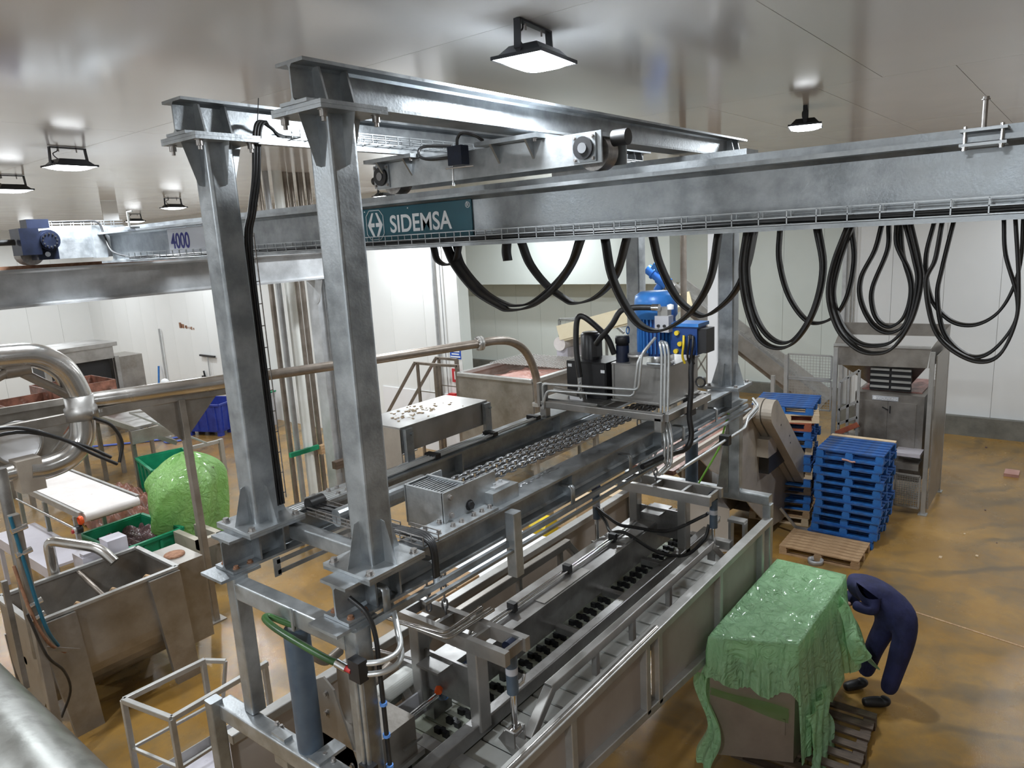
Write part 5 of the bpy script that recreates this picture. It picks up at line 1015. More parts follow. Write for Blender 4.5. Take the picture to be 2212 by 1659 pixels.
# upright frame with hoses at the left edge
uf = thing('service_frame', 'narrow steel service frame with hoses at the left edge', 'frame', (-.4, 5.0, 0))
MB().rbar((-.36, 5.0, 0), (-.36, 5.0, 2.9), .09, .09, up=(1, 0, 0)).build('post', 'stainless_dirty', uf); MB().cyl((-.30, 5.35, 1.2), (-.30, 5.35, 3.3), .055, 14).build('pipe', 'stainless_dark', uf)
MB().tube(smooth_path([(-.40, 4.96, 2.9), (-.36, 4.93, 2.3), (-.33, 4.92, 1.9), (-.28, 4.95, 1.6), (-.18, 5.1, 1.35)], 5), .018, 8).build('hose', 'teal_hose', uf); MB().tube(smooth_path([(-.45, 4.97, 2.4), (-.40, 4.93, 1.9), (-.3, 4.95, 1.5), (-.1, 5.2, 1.2)], 5), .016, 8).build('hose', 'rust', uf); MB().tube(smooth_path([(-.44, 4.9, 1.9), (-.35, 4.9, 1.4), (-.2, 5.0, 1.1), (-.15, 5.1, .8), (-.25, 5.2, .5)], 5), .014, 8).build('hose', 'black_rubber', uf)
for z in (2.75, 2.5, 1.95, 1.8): MB().cyl((-.42, 4.95, z), (-.28, 4.95, z + .02), .03, 10).build('coupling', 'chrome', uf)
MB().bar((-.5, 5.2, 1.0), (-.5, 5.2, 2.2), .05).bar((-.36, 5.0, 1.45), (.0, 5.1, 1.2), .04).build('brace', 'stainless_dark', uf)
# U-bend pipe with clamp coupling
ub = thing('u_bend_pipe', 'thick stainless U-bend pipe with a clamp coupling at the left', 'pipe', (.6, 6.6, 2.7))
MB().tube(smooth_path([(-1.2, 6.62, 4.28), (-.3, 6.62, 4.28), (.3, 6.62, 4.27), (.62, 6.62, 4.22), (.86, 6.62, 4.02), (.97, 6.62, 3.72), (.98, 6.62, 3.55), (.97, 6.62, 3.35), (.92, 6.62, 3.12), (.75, 6.62, 2.94), (.5, 6.62, 2.88), (.3, 6.62, 2.90)], 6), .145, 22).build('bend', 'pipe_steel', ub)
MB().lathe([(.15, -.15), (.185, -.15), (.185, .0), (.16, .02), (.165, .15), (.15, .15)], (.975, 6.62, 3.52), n=28).build('coupling', 'stainless', ub)
for a in range(3): MB().cyl((1.0 + .15 * math.cos(a * .9 - .6), 6.62 - .17, 3.44), (1.0 + .15 * math.cos(a * .9 - .6), 6.45, 3.48), .018, 8).build('clamp_bolt', 'chrome', ub)
MB().tube([(.35, 6.6, 4.12), (.95, 6.6, 3.62)], .055, 12).build('strut', 'pipe_brown', ub); MB().tube([(.35, 6.6, 4.12), (-.6, 6.6, 3.75)], .055, 12).build('strut', 'pipe_brown', ub); MB().cyl((.25, 6.6, 4.1), (.5, 6.6, 4.1), .085, 12).build('strut_hub', 'pipe_brown', ub)
MB().cyl((-.6, 6.62, 2.92), (.18, 6.62, 2.92), .10, 18).build('lower_run', 'pipe_steel', ub); MB().box(.16, .42, 6.5, 6.76, 2.66, 3.05).build('elbow_block', 'cover_beige', ub)
# pipe run on a gusseted stand
st = thing('pipe_stand', 'steel stand with triangular gussets carrying the long pipe', 'stand', (2.24, 6.7, 0))
MB().rbar((-.6, 6.72, 3.42), (2.24, 6.60, 3.40), .08, .12).build('arm', 'stainless_dirty', st); MB().rbar((2.24, 6.60, 3.40), (3.3, 6.36, 3.36), .08, .12).build('arm', 'stainless_dirty', st)
MB().rbar((2.25, 6.58, 0.02), (2.21, 6.58, 3.36), .11, .09, up=(1, 0, 0)).build('column', 'stainless_dirty', st); MB().box(2.13, 2.37, 6.48, 6.70, 0, .02).build('foot_plate', 'stainless_dirty', st)
MB().rbar((2.15, 6.92, 0.02), (2.15, 6.92, .9), .07, .07, up=(1, 0, 0)).box(2.05, 2.25, 6.82, 7.02, 0, .02).build('rear_leg', 'stainless_dirty', st)
MB().prism([(0, 0), (-.55, 0), (0, -.62)], (2.20, 6.60, 3.36), (1, .06, 0), (0, 0, 1), (0, .012, 0)).build('gusset', 'stainless_dirty', st); MB().prism([(0, 0), (.50, 0), (0, -.58)], (2.22, 6.60, 3.36), (1, -.22, 0), (0, 0, 1), (0, .012, 0)).build('gusset', 'stainless_dirty', st)
cv_ = MB().cyl((1.15, 6.70, 3.56), (3.3, 6.38, 3.49), .105, 20); tag(cv_.build('stand_pipe', 'pipe_steel'), 'shiny steel pipe resting on the gusseted stand', 'pipe')
hubp = thing('machine_head', 'grey steel machine plate with a round opening inside the U-bend', 'machine plate', (.3, 7.0, 2.7)); pl = [(-.9, 3.62), (1.1, 3.55), (1.05, 3.35), (.55, 2.75), (-.9, 2.72)]
MB().prism(pl, (0, 7.05, 0), (1, 0, 0), (0, 0, 1), (0, .03, 0)).build('plate', 'stainless_dirty', hubp); MB().bar((-.9, 7.02, 3.62), (1.1, 7.02, 3.56), .06, .08).bar((.5, 7.02, 2.72), (1.1, 7.02, 3.3), .05, .06).build('edge_rail', 'stainless_dirty', hubp); MB().lathe([(.0, .0), (.24, .0), (.25, .02)], (.36, 7.03, 3.16), (0, -1, 0), 28).build('opening_glass', 'cladding', hubp); MB().lathe([(.24, 0), (.24, .03), (.28, .03), (.28, 0)], (.36, 7.04, 3.16), (0, -1, 0), 28).build('opening_ring', 'stainless', hubp)
for i, pts in enumerate(([(-.6, 6.4, 3.45), (.1, 6.38, 3.5), (.6, 6.38, 3.25), (.95, 6.38, 2.95), (1.2, 6.4, 2.75)], [(-.6, 6.42, 3.36), (.2, 6.4, 3.42), (.8, 6.4, 3.12), (1.15, 6.42, 2.85)], [(1.02, 6.4, 3.4), (1.22, 6.42, 3.25), (1.32, 6.45, 3.0), (1.25, 6.45, 2.75)])):
    tag(MB().tube(smooth_path(pts, 6), .022, 8).build('black_hose', 'black_rubber'), ['upper black hose crossing the U-bend pipe', 'lower black hose crossing the U-bend pipe', 'short black hose hanging right of the pipe coupling'][i], 'hose', 'hoses at the U-bend')
# white belt conveyor with frame
bc = thing('white_conveyor', 'white belt conveyor with stained belt running over the green bin', 'conveyor', (1.9, 10, 0))
MB().box(1.52, 2.3, 8.72, 11.5, 1.47, 1.5).build('belt', 'belt_white', bc); MB().cyl((1.5, 8.72, 1.43), (2.32, 8.72, 1.43), .07, 16).build('end_roller', 'belt_white', bc)
for x in (1.46, 2.34): MB().bar((x, 8.75, 1.47), (x, 11.5, 1.47), .04, .10).build('side_rail', 'frame_grey', bc)
for x, y in ((1.45, 8.95), (1.45, 10.2), (2.3, 10.2), (1.45, 11.4)): MB().bar((x, y, 0), (x, y, 1.42), .06).build('leg', 'frame_grey', bc)
MB().tube([(1.40, 8.8, 1.25), (1.40, 11.4, 1.25)], .02, 8).build('side_tube', 'pipe_steel', bc); MB().cyl((1.36, 8.72, 1.28), (1.44, 8.72, 1.28), .07, 12).build('bearing', 'black_plastic', bc); MB().cyl((1.33, 8.74, 1.27), (1.37, 8.74, 1.27), .05, 12).build('motor_cap', 'sign_white', bc); MB().cyl((1.30, 8.74, 1.26), (1.33, 8.74, 1.26), .03, 10).build('stop_button', 'red_paint', bc); MB().lathe([(.06, 0), (.075, .03), (.06, .06)], (1.46, 8.68, 1.42), (-1, 0, 0), 14).build('end_cap', 'orange', bc); MB().box(1.6, 2.25, 8.78, 8.95, 1.32, 1.36).build('scraper', 'stainless_dirty', bc)
tag(MB().box(.84, 1.46, 8.55, 10.9, .86, .9).box(.84, .87, 8.55, 10.9, .72, .86).box(.86, .92, 8.6, 8.66, 0, .86).box(.86, .92, 10.8, 10.86, 0, .86).box(1.38, 1.44, 8.6, 8.66, 0, .86).box(1.38, 1.44, 10.8, 10.86, 0, .86).build('slab_table', 'slab'), 'pale lilac slab table left of the belt conveyor', 'table')
# bins
def bin_(name, label, mt, loc, sx, sy, sz, rz, grp=None, ribs=True, fill=None, feet=True):
    t = thing(name, label, 'bin', loc, grp, rz); tp = .94; th = .035
    def P(nm, mb, m2):
        o = bpy.data.objects.new(nm, mb.mesh(nm)); COL.objects.link(o); o.data.materials.append(M[m2]); o.parent = t; OFF[o.name] = Vector()
    z0 = .13 if feet else 0; a, b2 = sx / 2, sy / 2
    def ring(k, z): return [(-a * k, -b2 * k, z), (a * k, -b2 * k, z), (a * k, b2 * k, z), (-a * k, b2 * k, z)]
    o_ = ring(tp, z0) + ring(1, sz); i_ = [(x * .93, y * .93, z + (.03 if z == z0 else 0)) for x, y, z in o_]
    fs = [(3, 2, 1, 0)] + [(j, (j + 1) % 4, 4 + (j + 1) % 4, 4 + j) for j in range(4)] + [(8, 9, 10, 11)] + [(8 + (j + 1) % 4, 8 + j, 12 + j, 12 + (j + 1) % 4) for j in range(4)] + [(4 + j, 4 + (j + 1) % 4, 12 + (j + 1) % 4, 12 + j) for j in range(4)]
    P('shell', MB().add(o_ + i_, fs), mt)
    P('rim', MB().bar((-a, -b2, sz), (a, -b2, sz), .06, .05).bar((-a, b2, sz), (a, b2, sz), .06, .05).bar((-a, -b2, sz), (-a, b2, sz), .06, .05).bar((a, -b2, sz), (a, b2, sz), .06, .05), mt)
    if feet:
        for x in (-a * .8, 0, a * .8):
            for y in (-b2 * .8, b2 * .8): P('foot', MB().box(x - .07, x + .07, y - .07, y + .07, 0, z0 + .01), mt)
    if ribs:
        for k in range(4):
            y = -b2 * .75 + b2 * .5 * k
            for s_ in (-1, 1): P('rib', MB().bar((s_ * a * .965, y, z0 + .05), (s_ * a * .995, y, sz - .05), .05, .04, (0, 1, 0)), mt)
            x = -a * .75 + a * .5 * k
            for s_ in (-1, 1): P('rib', MB().bar((x, s_ * b2 * .965, z0 + .05), (x, s_ * b2 * .995, sz - .05), .05, .04, (1, 0, 0)), mt)
    if fill:
        P('contents', MB().grid(lambda u_, v_: ((u_ - .5) * sx * .9, (v_ - .5) * sy * .9, sz - .17 + .07 * math.sin(u_ * 17 + 2 * v_) * math.cos(v_ * 14) + .05 * math.sin(u_ * 41 + v_ * 37)), 40, 40), fill); t.children[-1]['kind'] = 'stuff'
    return t
bin_('green_bin', 'open green plastic bin heaped with dark meat under the belt end', 'green_bin', (2.3, 9.15, 0), 1.05, 1.35, .80, .05, 'green bins', fill='meat_dark')
bin_('green_bin', 'green plastic bin behind the bagged machine', 'green_bin', (4.7, 12.7, 0), 1.0, 1.4, .85, -.2, 'green bins')
bin_('blue_bin', 'dark blue plastic pallet bin far behind the stand', 'blue_bin', (8.35, 17.3, 0), 1.1, 1.3, .95, .4)
gb = bin_('grey_bin', 'grey wheeled bin with green lid next to the blue bin', 'grey_bin', (9.42, 16.5, 0), .7, .7, 1.0, .3, ribs=False, feet=False); o = bpy.data.objects.new('lid', MB().box(-.38, .38, -.38, .38, 1.03, 1.07).mesh('lid')); COL.objects.link(o); o.data.materials.append(M['green_bin']); o.parent = gb
# green polythene bag over a machine on legs
bg = thing('bagged_machine', 'machine hidden under a bulging lime green plastic bag', 'covered machine', (3.35, 9.2, 0))
def bag(u_, v_):
    a = 2 * math.pi * u_; z = 1.86 - 1.66 * v_; r0 = .70 + .12 * math.sin(a * 2 + .6) + .05 * math.sin(a * 5 + v_ * 6) + .03 * math.sin(a * 11 + v_ * 13)
    k = math.sin(min(1, v_ * 3.2) * math.pi / 2) ** .7; r0 *= k * (1 - .22 * max(0, v_ - .5) * 2 * (.5 + .5 * math.sin(a * 3)))
    return (3.36 + r0 * math.cos(a) * .92, 9.2 + r0 * math.sin(a) * .95, z + .05 * math.sin(a * 3 + 1) * (1 - v_) + .06 * math.sin(a * 4) * v_ * v_)
MB().grid(bag, 72, 40, closed_u=True).build('plastic_bag', 'film_bag', bg)
MB().prism([(-.42, .5), (.42, .5), (.42, 1.55), (.1, 1.65), (-.3, 1.4)], (3.36, 8.95, 0), (1, 0, 0), (0, 0, 1), (0, .5, 0)).build('hidden_body', 'stainless_dirty', bg)
for x, y in ((2.95, 8.85), (3.75, 8.85), (2.95, 9.55), (3.75, 9.55)): MB().bar((x, y, 0), (x, y, .6), .08).build('leg', 'stainless_dirty', bg)
MB().rbar((2.8, 8.8, .35), (3.85, 8.8, .35), .07).build('cross_bar', 'stainless_dirty', bg)
tag(MB().box(2.65, 2.75, 7.6, 8.4, .0, .85).box(2.65, 3.1, 7.6, 7.7, .7, .85).box(3.0, 3.1, 7.6, 8.4, 0, .85).build('steel_trestle', 'cover_beige'), 'low beige trestle between the gusseted stand and the bagged machine', 'trestle')
# far left: tables, hood, brown hoppers and a heap of offal
ft = thing('processing_table', 'steel processing table with inclined chute behind the U-bend', 'table', (4.6, 14.6, 0))
MB().box(4.3, 5.6, 13.5, 15.4, 1.5, 1.56).build('top', 'stainless', ft); MB().box(4.3, 5.6, 13.38, 13.42, 1.2, 1.5).build('apron', 'stainless', ft)
for x in (4.35, 5.55):
    for y in (13.5, 15.3): MB().bar((x, y, 0), (x, y, 1.5), .08).build('leg', 'stainless_dirty', ft)
MB().bar((3.3, 14.0, 2.25), (5.3, 13.6, 1.0), .6, .10).build('chute', 'stainless_dirty', ft); [MB().bar(a, b2, .04).build('rail', 'frame_grey', ft) for a, b2 in (((4.3, 13.3, 1.95), (5.9, 13.3, 1.75)), ((4.3, 14.6, 1.95), (5.9, 14.6, 1.75)), ((4.3, 13.3, 1.95), (5.6, 12.6, 1.0)))]
MB().bar((5.6, 13.5, .75), (6.4, 13.4, .75), .08).bar((6.36, 13.4, 0), (6.36, 13.4, .8), .1).build('stop_bar', 'frame_grey', ft)
for i, (x, y, z) in enumerate(((3.2, 15.4, 1.7), (4.3, 16.2, 1.8))):
    t = thing('brown_hopper', ['brown stained hopper box behind the U-bend, left one', 'brown stained hopper box behind the U-bend, right one'][i], 'hopper', (x, y, 0)); 
    for a, b2 in (((x - .7, y - .7), (x + .7, y - .7)), ((x + .7, y - .7), (x + .7, y + .7)), ((x - .7, y + .7), (x + .7, y + .7)), ((x - .7, y - .7), (x - .7, y + .7))): MB().bar((*a, z + .2), (*b2, z + .2), .03, .8).build('wall', 'offal', t)
    MB().box(x - .7, x + .7, y - .7, y + .7, z - .25, z - .2).build('floor_plate', 'stainless_dirty', t)
    for dx in (-.6, .6):
        for dy in (-.6, .6): MB().bar((x + dx, y + dy, 0), (x + dx, y + dy, z - .2), .09).build('leg', 'stainless_dirty', t)
def oheap(u_, v_): return (2.75 + 1.35 * u_, 11.7 + 1.5 * v_, .02 + .62 * math.sin(math.pi * u_) ** .6 * math.sin(math.pi * v_) ** .6 + .05 * math.sin(u_ * 31 + v_ * 13) + .04 * math.sin(v_ * 43 - u_ * 9))
tag(MB().grid(oheap, 50, 50).build('offal_heap', 'offal'), 'low heap of reddish brown offal behind the belt conveyor', 'offal', kind='stuff')
hd = thing('steel_hood', 'steel bench with hood and dark opening in the far left corner', 'bench', (5.6, 20.5, 0))
MB().box(5.0, 7.0, 19.9, 21.6, 2.72, 2.84).build('hood', 'stainless', hd); MB().box(5.1, 6.9, 20.0, 21.5, 2.35, 2.72).build('hood_body', 'stainless', hd); MB().box(5.15, 6.85, 20.3, 21.5, 1.3, 2.35).build('opening', 'black_plastic', hd)
for x in (5.05, 6.95): MB().box(x - .06, x + .06, 19.95, 20.1, 0, 2.4).build('leg', 'stainless', hd)
MB().box(7.0, 7.9, 20.4, 21.6, 0, 2.3).build('side_cabinet', 'stainless_dirty', hd); MB().box(4.9, 7.0, 19.9, 21.5, .8, 1.0).build('shelf', 'stainless_dirty', hd)
dc = thing('wall_cabinet', 'white cabinet with handle on the far left wall', 'cabinet', (2.2, 26, 0)); MB().box(.8, 3.2, 25, 26.8, 1.3, 3.3).build('case', 'wall_white', dc); MB().box(1.9, 2.0, 24.97, 25, 1.8, 2.6).build('handle', 'seal', dc); MB().box(-.4, .7, 24.5, 26, 0, 3.2).build('side_unit', 'grey_bin', dc); MB().box(.8, 3.2, 25, 26.8, 0, 1.3).build('plinth', 'cladding', dc)
lw = tag(MB().box(4.86, 5.2, 14.33, 14.36, 6.17, 6.595).build('hanging_panel', 'sign_white'), 'white rectangular panel hanging from the ceiling at the far left', 'panel')
# wall tools
sq = thing('squeegee', 'black floor squeegee hung upside down on the far left wall', 'squeegee', (10.12, 20.5, .7)); MB().cyl((10.12, 20.52, .7), (10.12, 20.5, 1.83), .02, 8).build('handle', 'galv_old', sq); MB().box(10.09, 10.15, 20.02, 21.0, 1.82, 1.88).build('blade', 'black_plastic', sq)
tag(MB().cyl((10.12, 23.75, .5), (10.12, 23.72, 2.68), .035, 8).build('wall_pole', 'galv_old'), 'tall grey pole on the far left wall', 'pole')
br = thing('broom', 'blue broom handle leaning at the far left wall', 'broom', (10.05, 24.1, 0)); MB().cyl((9.9, 24.1, .0), (10.1, 24.15, 1.25), .035, 8).build('handle', 'motor_blue', br)
tag(MB().box(10.1, 10.17, 20.9, 21.05, 1.0, 1.12).cyl((10.14, 20.85, .85), (10.12, 20.9, 1.3), .03, 8).build('wall_hook', 'black_plastic'), 'small dark hook beside the squeegee', 'hook')
mb = MB(); rnd = random.Random(5)
for i in range(9): y = 22.2 - .11 * i + rnd.uniform(-.03, .03); z = 2.83 - .01 * i; s_ = rnd.uniform(.02, .06) * (1.6 if i == 0 else 1); mb.box(10.182, 10.187, y - s_, y + s_, z - s_, z + s_ * 1.5)
tag(mb.build('wall_stain', 'rust'), 'dark brown smeared stain on the far left wall', 'stain', kind='stuff')
tag(MB().tube(smooth_path([(4.9, 19.6, .03), (6.0, 18.6, .03), (6.8, 17.95, .03), (7.5, 17.5, .03), (7.45, 17.2, .03), (6.9, 17.3, .03), (6.95, 17.7, .03), (7.1, 17.85, .4), (7.25, 17.95, .95)], 6), .03, 8).build('blue_hose', 'blue_hose'), 'blue water hose snaking over the floor to the white-clad worker', 'hose')
# ================================================================== WRAPPED CRATE AND PEOPLE
CZ = 1.42
CK = [(3.52, -.52), (3.85, -1.23), (5.48, -1.25), (5.48, -.52)]      # crate footprint, from the hidden front corner anticlockwise
cr = thing('wrapped_crate', 'tall brown crate draped with a wrinkled green plastic sheet', 'crate', (4.67, -.87, .15))
MB().prism(CK, (0, 0, .15), (1, 0, 0), (0, 1, 0), (0, 0, CZ - .31)).build('crate', 'crate_brown', cr); MB().box(3.80, 3.815, -1.16, -1.12, .45, .62).build('handle', 'crate_brown', cr)
MB().grid(lambda u_, v_: (3.80 - .28 * u_ - .03 - .012 * math.sin(v_ * 9 + u_ * 7), -1.2 + .66 * u_, .62 + .16 * v_ + .22 * u_ * (1 - v_ * .4)), 14, 6).build('stretch_wrap', 'film_clear', cr)
def hem(t):                                              # lower edge height around the four sides
    s_ = t % 4
    if s_ < 1:   return 1.04 - .12 * math.sin(s_ * 2.6) + .03 * math.sin(s_ * 17) - .25 * max(0, s_ - .9) * 10 * .5
    if s_ < 2:   q = s_ - 1; return .30 + .30 * q - .15 * math.exp(-((q - .10) / .14) ** 2) + .06 * math.sin(q * 21)
    return .6 + .05 * math.sin(s_ * 15)
def perim(t):
    s_ = t % 4; k = int(s_); q = s_ - k; a, b2 = V3((*CK[k], 0)), V3((*CK[(k + 1) % 4], 0))
    def nr(i): e = V3((*CK[(i + 1) % 4], 0)) - V3((*CK[i % 4], 0)); return V3((e.y, -e.x, 0)).normalized()
    w1 = max(0, 1 - q * 6) * .5; w2 = max(0, 1 - (1 - q) * 6) * .5
    return a.lerp(b2, q), (nr(k) * (1 - w1 - w2) + nr(k + 3) * w1 + nr(k + 1) * w2).normalized()
def drape(u_, v_):
    t = 4 * u_; p_, n2 = perim(t); c0 = V3((4.6, -.88, 0))
    wr = .5 + .5 * math.sin(t * 9.3 + 1.3 * math.sin(t * 3.1)); fine = math.sin(t * 37 + 2 * math.sin(t * 11)); f2 = math.sin(t * 71 + 3 * math.sin(t * 19 + v_ * 5))
    if v_ < .3:
        k = v_ / .3; q = c0.lerp(p_, k); sag = -.10 * math.exp(-(((q.x - 4.95) / .30) ** 2 + ((q.y + .95) / .16) ** 2)) * min(1, (1 - k) * 4 + .25) - .03 * (1 - k)
        return (q.x, q.y, CZ + .02 + sag + .016 * math.sin(q.x * 13 + q.y * 5) + .010 * math.sin(q.y * 31 + q.x * 9) + .008 * math.sin(q.x * 47 - q.y * 22))
    k = (v_ - .3) / .7; z = (CZ + .02) + (hem(t) - CZ - .02) * k; out = .02 + (.02 + .07 * wr + .02 * fine + .012 * f2) * k ** .8
    if 1 <= t % 4 < 2: out += .06 * k + .12 * math.exp(-(((t % 4) - 1.86) / .10) ** 2) * k
    return tuple(p_ + n2 * out + V3((0, 0, z + .012 * fine * k)))
MB().grid(drape, 300, 54, closed_u=True).build('plastic_sheet', 'film', cr)
MB().grid(lambda u_, v_: (5.0 + .55 * u_ + .05 * math.sin(v_ * 7), -1.30 - .34 * v_ * math.sin(math.pi * (.2 + .6 * u_)) - .05 * math.sin(u_ * 11), 1.26 - .60 * v_ + .12 * math.sin(u_ * 6) - .15 * u_), 22, 18).build('sheet_flap', 'film', cr)
MB().grid(lambda u_, v_: (3.48 - .10 * v_ * (1 - u_) - .03 * math.sin(u_ * 14 + v_ * 3) + .06 * u_, -.56 + .14 * u_ + .07 * math.sin(v_ * 8) - .10 * v_ * (1 - u_), 1.12 - 1.10 * v_), 14, 30).build('sheet_tail', 'film', cr)
MB().grid(lambda u_, v_: (3.86 + .62 * u_ + .03 * math.sin(v_ * 13), -1.33 - .08 * v_ - .06 * abs(math.sin(u_ * 8 + v_ * 4)), .70 - .69 * v_), 26, 26).build('sheet_tail', 'film', cr)
pallet((4.42, -1.18, 0), R(93), 'wood_dark', 'dark wet wooden pallet under the wrapped crate', 'loose pallets', (1.15, 1.25))
# person in navy overalls bending over the crate
def body(name, joints, edges, mt, parent, root=0, sub=2):
    me = bpy.data.meshes.new(name); off = OFF[parent.name]; me.from_pydata([tuple(V3(j[0]) - off) for j in joints], edges, []); o = bpy.data.objects.new(name, me); COL.objects.link(o); o.parent = parent; OFF[o.name] = off
    sk = o.modifiers.new('skin', 'SKIN'); sk.use_smooth_shade = True
    for i, j in enumerate(joints):
        d = me.skin_vertices[0].data[i]; r_ = j[1]; d.radius = r_ if isinstance(r_, tuple) else (r_, r_); d.use_root = (i == root)
    s2 = o.modifiers.new('sub', 'SUBSURF'); s2.levels = sub; s2.render_levels = sub; me.materials.append(M[mt]); return o
pn = thing('person', 'person in navy overalls bending over the far corner of the wrapped crate', 'person', (5.6, -1.6, 0))
F1, F2 = V3((5.46, -1.72, .08)), V3((5.68, -1.44, .08))
hip = V3((5.74, -1.76, .93)); h1 = hip + V3((-.05, -.10, -.04)); h2 = hip + V3((.05, .10, -.04)); k1 = V3((5.57, -1.80, .50)); k2 = V3((5.73, -1.53, .50))
wa = V3((5.80, -1.68, 1.08)); ch = V3((5.80, -1.42, 1.20)); nk = V3((5.80, -1.20, 1.17)); s1_ = ch + V3((-.16, -.02, .04)); s2_ = ch + V3((.18, .06, .0))
e1 = V3((5.52, -1.56, 1.06)); w1_ = V3((5.50, -1.33, 1.10)); e2 = V3((5.92, -1.24, .95)); w2_ = V3((5.72, -1.14, .95))
J = [(hip, (.20, .17)), (wa, (.19, .165)), (ch, (.20, .17)), (nk, (.09, .09)), (s1_, .115), (e1, .085), (w1_, .058), (s2_, .115), (e2, .085), (w2_, .058), (h1, .145), (k1, .105), (V3((5.47, -1.73, .14)), .092), (h2, .145), (k2, .105), (V3((5.69, -1.45, .14)), .092)]
body('overalls', J, [(0, 1), (1, 2), (2, 3), (2, 4), (4, 5), (5, 6), (2, 7), (7, 8), (8, 9), (0, 10), (10, 11), (11, 12), (0, 13), (13, 14), (14, 15)], 'cloth_navy', pn)
for (f, d) in ((V3((5.46, -1.73, 0)), V3((-.10, .16, 0))), (V3((5.68, -1.45, 0)), V3((-.14, .12, 0)))):
    body('shoe', [(f + V3((0, 0, .12)), .07), (f + V3((0, 0, .06)), .068), (f + d * .7 + V3((0, 0, .058)), .064), (f + d * 1.35 + V3((0, 0, .05)), .05)], [(0, 1), (1, 2), (2, 3)], 'boot_black', pn)
def hand(nm, wr, fw, side, par, mt='skin'):
    fw = V3(fw).normalized(); side = V3(side).normalized(); dn = fw.cross(side).normalized(); J = [(wr, .03), (wr + fw * .05, (.036, .02)), (wr + fw * .09, (.038, .018))]; E_ = [(0, 1), (1, 2)]
    for k, (s_, ln) in enumerate(((-.030, .065), (-.010, .078), (.010, .074), (.030, .058))):
        b0 = len(J); p0 = wr + fw * .10 + side * s_; J += [(p0, .010), (p0 + fw * ln * .5 + dn * .012, .009), (p0 + fw * ln * .8 + dn * .04, .008)]; E_ += [(2, b0), (b0, b0 + 1), (b0 + 1, b0 + 2)]
    b0 = len(J); p0 = wr + fw * .04 + side * -.035; J += [(p0, .012), (p0 + fw * .035 + side * -.03, .010), (p0 + fw * .06 + side * -.035 + dn * .015, .009)]; E_ += [(1, b0), (b0, b0 + 1), (b0 + 1, b0 + 2)]
    return body(nm, J, E_, mt, par, 0, 1)
hand('hand', w1_, (-.15, 1, -.1), (1, .2, 0), pn); hand('hand', w2_, (-.9, .5, -.3), (.4, .9, 0), pn)
hc = nk + V3((-.01, .13, -.14))
hdm = MB().grid(lambda u_, v_: tuple(hc + V3((.078 * math.sin(math.pi * v_) * math.cos(2 * math.pi * u_), .092 * math.sin(math.pi * v_) * math.sin(2 * math.pi * u_) + .02 * math.cos(math.pi * v_), .115 * math.cos(math.pi * v_)))), 20, 14, closed_u=True).build('head', 'skin', pn)
MB().grid(lambda u_, v_: tuple(hc + V3((.084 * math.sin(math.pi * v_ * .62) * math.cos(2 * math.pi * u_), -.012 + .095 * math.sin(math.pi * v_ * .62) * math.sin(2 * math.pi * u_), .006 + .12 * math.cos(math.pi * v_ * .62)))), 20, 10, closed_u=True).build('hair', 'hair', hdm)
MB().add([tuple(hc + V3(p_)) for p_ in ((0, .112, -.005), (-.014, .092, -.03), (.014, .092, -.03), (0, .09, .02))], [(0, 1, 2), (0, 3, 1), (0, 2, 3)]).build('nose', 'skin', hdm)
for s_ in (-1, 1): MB().cyl(hc + V3((s_ * .03, .083, .012)), hc + V3((s_ * .03, .089, .012)), .009, 8).build('eye', 'black_plastic', hdm); MB().lathe([(0, .012), (.02, .010), (.026, 0)], hc + V3((s_ * .076, 0, -.005)), (s_, 0, 0), 10).build('ear', 'skin', hdm)
MB().bar(hc + V3((-.022, .082, -.055)), hc + V3((.022, .082, -.055)), .012, .01).build('mouth', 'rust', hdm)
# far worker in white with helmet
w_ = thing('person', 'person in white clothes, helmet and boots hosing the floor far at the left', 'person', (7.37, 18.05, 0)); o = V3((7.37, 18.05, 0))
J = [(o + V3((0, 0, .95)), (.15, .12)), (o + V3((0, -.02, 1.2)), (.15, .12)), (o + V3((0, -.03, 1.42)), (.17, .11)), (o + V3((0, -.03, 1.52)), .06), (o + V3((.2, 0, 1.40)), .07), (o + V3((.25, -.08, 1.14)), .055), (o + V3((.12, -.25, 1.05)), .04), (o + V3((-.2, -.05, 1.40)), .07), (o + V3((-.26, -.12, 1.14)), .055), (o + V3((-.12, -.3, 1.02)), .04),
     (o + V3((.1, 0, .88)), .10), (o + V3((.11, .0, .5)), .075), (o + V3((.1, .02, .15)), .065), (o + V3((-.1, 0, .88)), .10), (o + V3((-.12, -.05, .5)), .075), (o + V3((-.12, -.04, .15)), .065)]
body('clothes', J, [(0, 1), (1, 2), (2, 3), (2, 4), (4, 5), (5, 6), (2, 7), (7, 8), (8, 9), (0, 10), (10, 11), (11, 12), (0, 13), (13, 14), (14, 15)], 'cloth_white', w_)
for s_ in (1, -1): f = o + V3((.1 * s_, .0, 0)); body('boot', [(f + V3((0, 0, .22)), .07), (f + V3((0, 0, .06)), .06), (f + V3((-.04, -.16, .05)), .05)], [(0, 1), (1, 2)], 'cloth_white', w_)
hand('hand', o + V3((.12, -.25, 1.05)), (-.6, -.6, -.3), (1, -.5, 0), w_); hand('hand', o + V3((-.12, -.3, 1.02)), (.6, -.6, -.3), (1, .5, 0), w_)
hc = o + V3((0, -.05, 1.62)); hdm = MB().grid(lambda u_, v_: tuple(hc + V3((.075 * math.sin(math.pi * v_) * math.cos(2 * math.pi * u_), .09 * math.sin(math.pi * v_) * math.sin(2 * math.pi * u_), .11 * math.cos(math.pi * v_)))), 16, 12, closed_u=True).build('head', 'skin', w_)
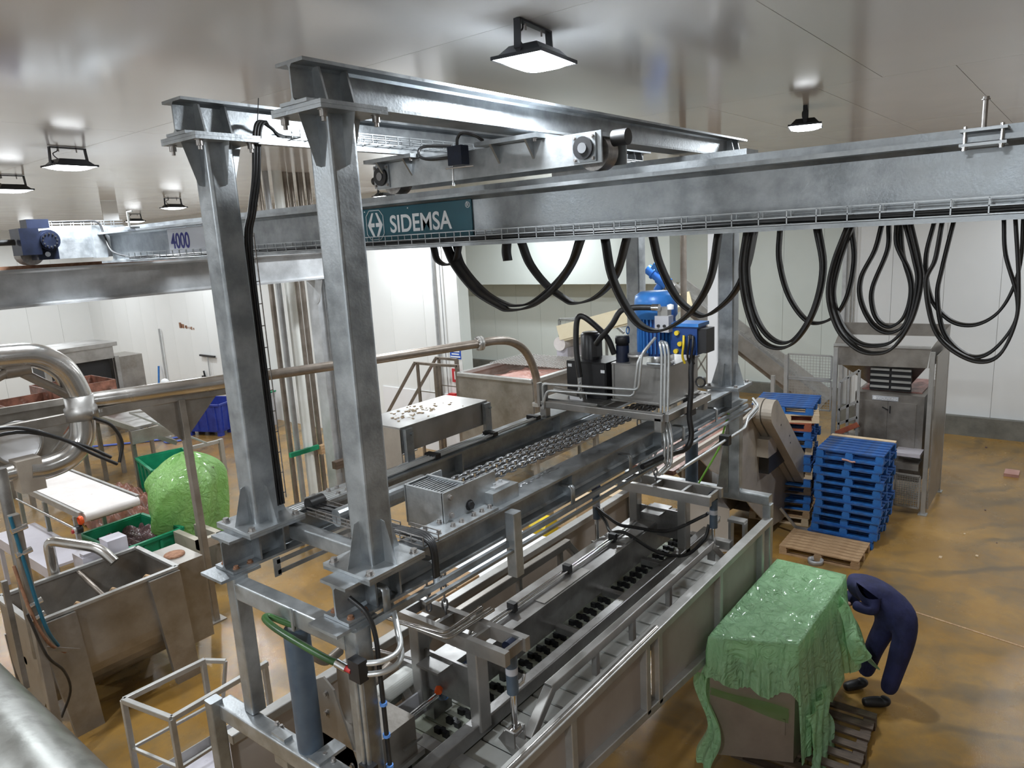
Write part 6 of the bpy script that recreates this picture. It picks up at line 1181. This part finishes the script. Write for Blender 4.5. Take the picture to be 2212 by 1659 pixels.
MB().grid(lambda u_, v_: tuple(hc + V3((.125 * math.sin(math.pi * v_ * .5) * math.cos(2 * math.pi * u_), .14 * math.sin(math.pi * v_ * .5) * math.sin(2 * math.pi * u_), .02 + .13 * math.cos(math.pi * v_ * .5)))), 18, 8, closed_u=True).build('helmet', 'sign_white', hdm)
# ------------------------------------------------------------------ things on the floor under the frame
tag(MB().box(3.9, 4.9, 3.7, 4.8, 0.0, .35).box(3.9, 4.4, 3.7, 4.8, .35, .36).box(4.42, 4.9, 3.7, 4.8, .35, .365).build('brown_carton', 'wood'), 'flat brown carton on the floor seen between the lower beams', 'carton')
tag(MB().box(4.9, 6.6, 3.55, 4.7, .30, .34).box(5.0, 5.1, 3.6, 4.6, 0, .3).box(6.4, 6.5, 3.6, 4.6, 0, .3).build('white_board', 'carpet_white'), 'low white topped bench seen between the lower beams', 'bench')
tag(MB().box(7.0, 7.4, 4.0, 4.35, 0, .25).prism([(0, 0), (.4, 0), (.33, .12), (.07, .12)], (7.0, 4.0, .25), (1, 0, 0), (0, 0, 1), (0, .35, 0)).build('yellow_sack', 'yellow'), 'yellow paper sack seen between the lower beams', 'sack')
for i, (x, y) in enumerate(((7.7, 3.8), (8.3, 3.3))): tag(MB().box(x, x + .55, y, y + .5, 0, .55).box(x - .01, x + .56, y - .01, y + .26, .55, .56).build('carton', 'wood_pale'), ['open pale carton beyond the yellow sack', 'second pale carton behind the clamp hoses'][i], 'carton')
tag(MB().prism([(0, 0), (.7, 0), (.7, .75), (.0, .95)], (7.9, 1.75, 0), (.6, -.8, 0), (0, 0, 1), (.5, .4, 0)).build('white_carton', 'carpet_white'), 'white carton standing on the floor behind the right sill tube', 'carton')
rnd = random.Random(11)
for i in range(26):
    x, y = rnd.uniform(9.5, 16.5), rnd.uniform(-4.2, -1.6); s_ = rnd.uniform(.012, .035)
    tag(MB().box(x - s_, x + s_, y - s_ * .6, y + s_ * .6, 0, s_ * .5).build('floor_scrap', 'wood_pale' if i % 3 else 'meat_dark'), 'tiny scrap scattered on the open floor at the right', 'scrap', 'scraps on the open floor')
tag(MB().box(14.5, 14.85, -2.35, -2.1, 0, .06).build('pink_scrap', 'meat_pink'), 'largest pink scrap on the floor near the right wall', 'scrap')
jt = struct(MB().bar((8.2, .6, .002), (6.75, -7.6, .002), .03, .004).build('trim_floor_joint', 'wood')); jt['label'] = 'pale joint line across the floor'
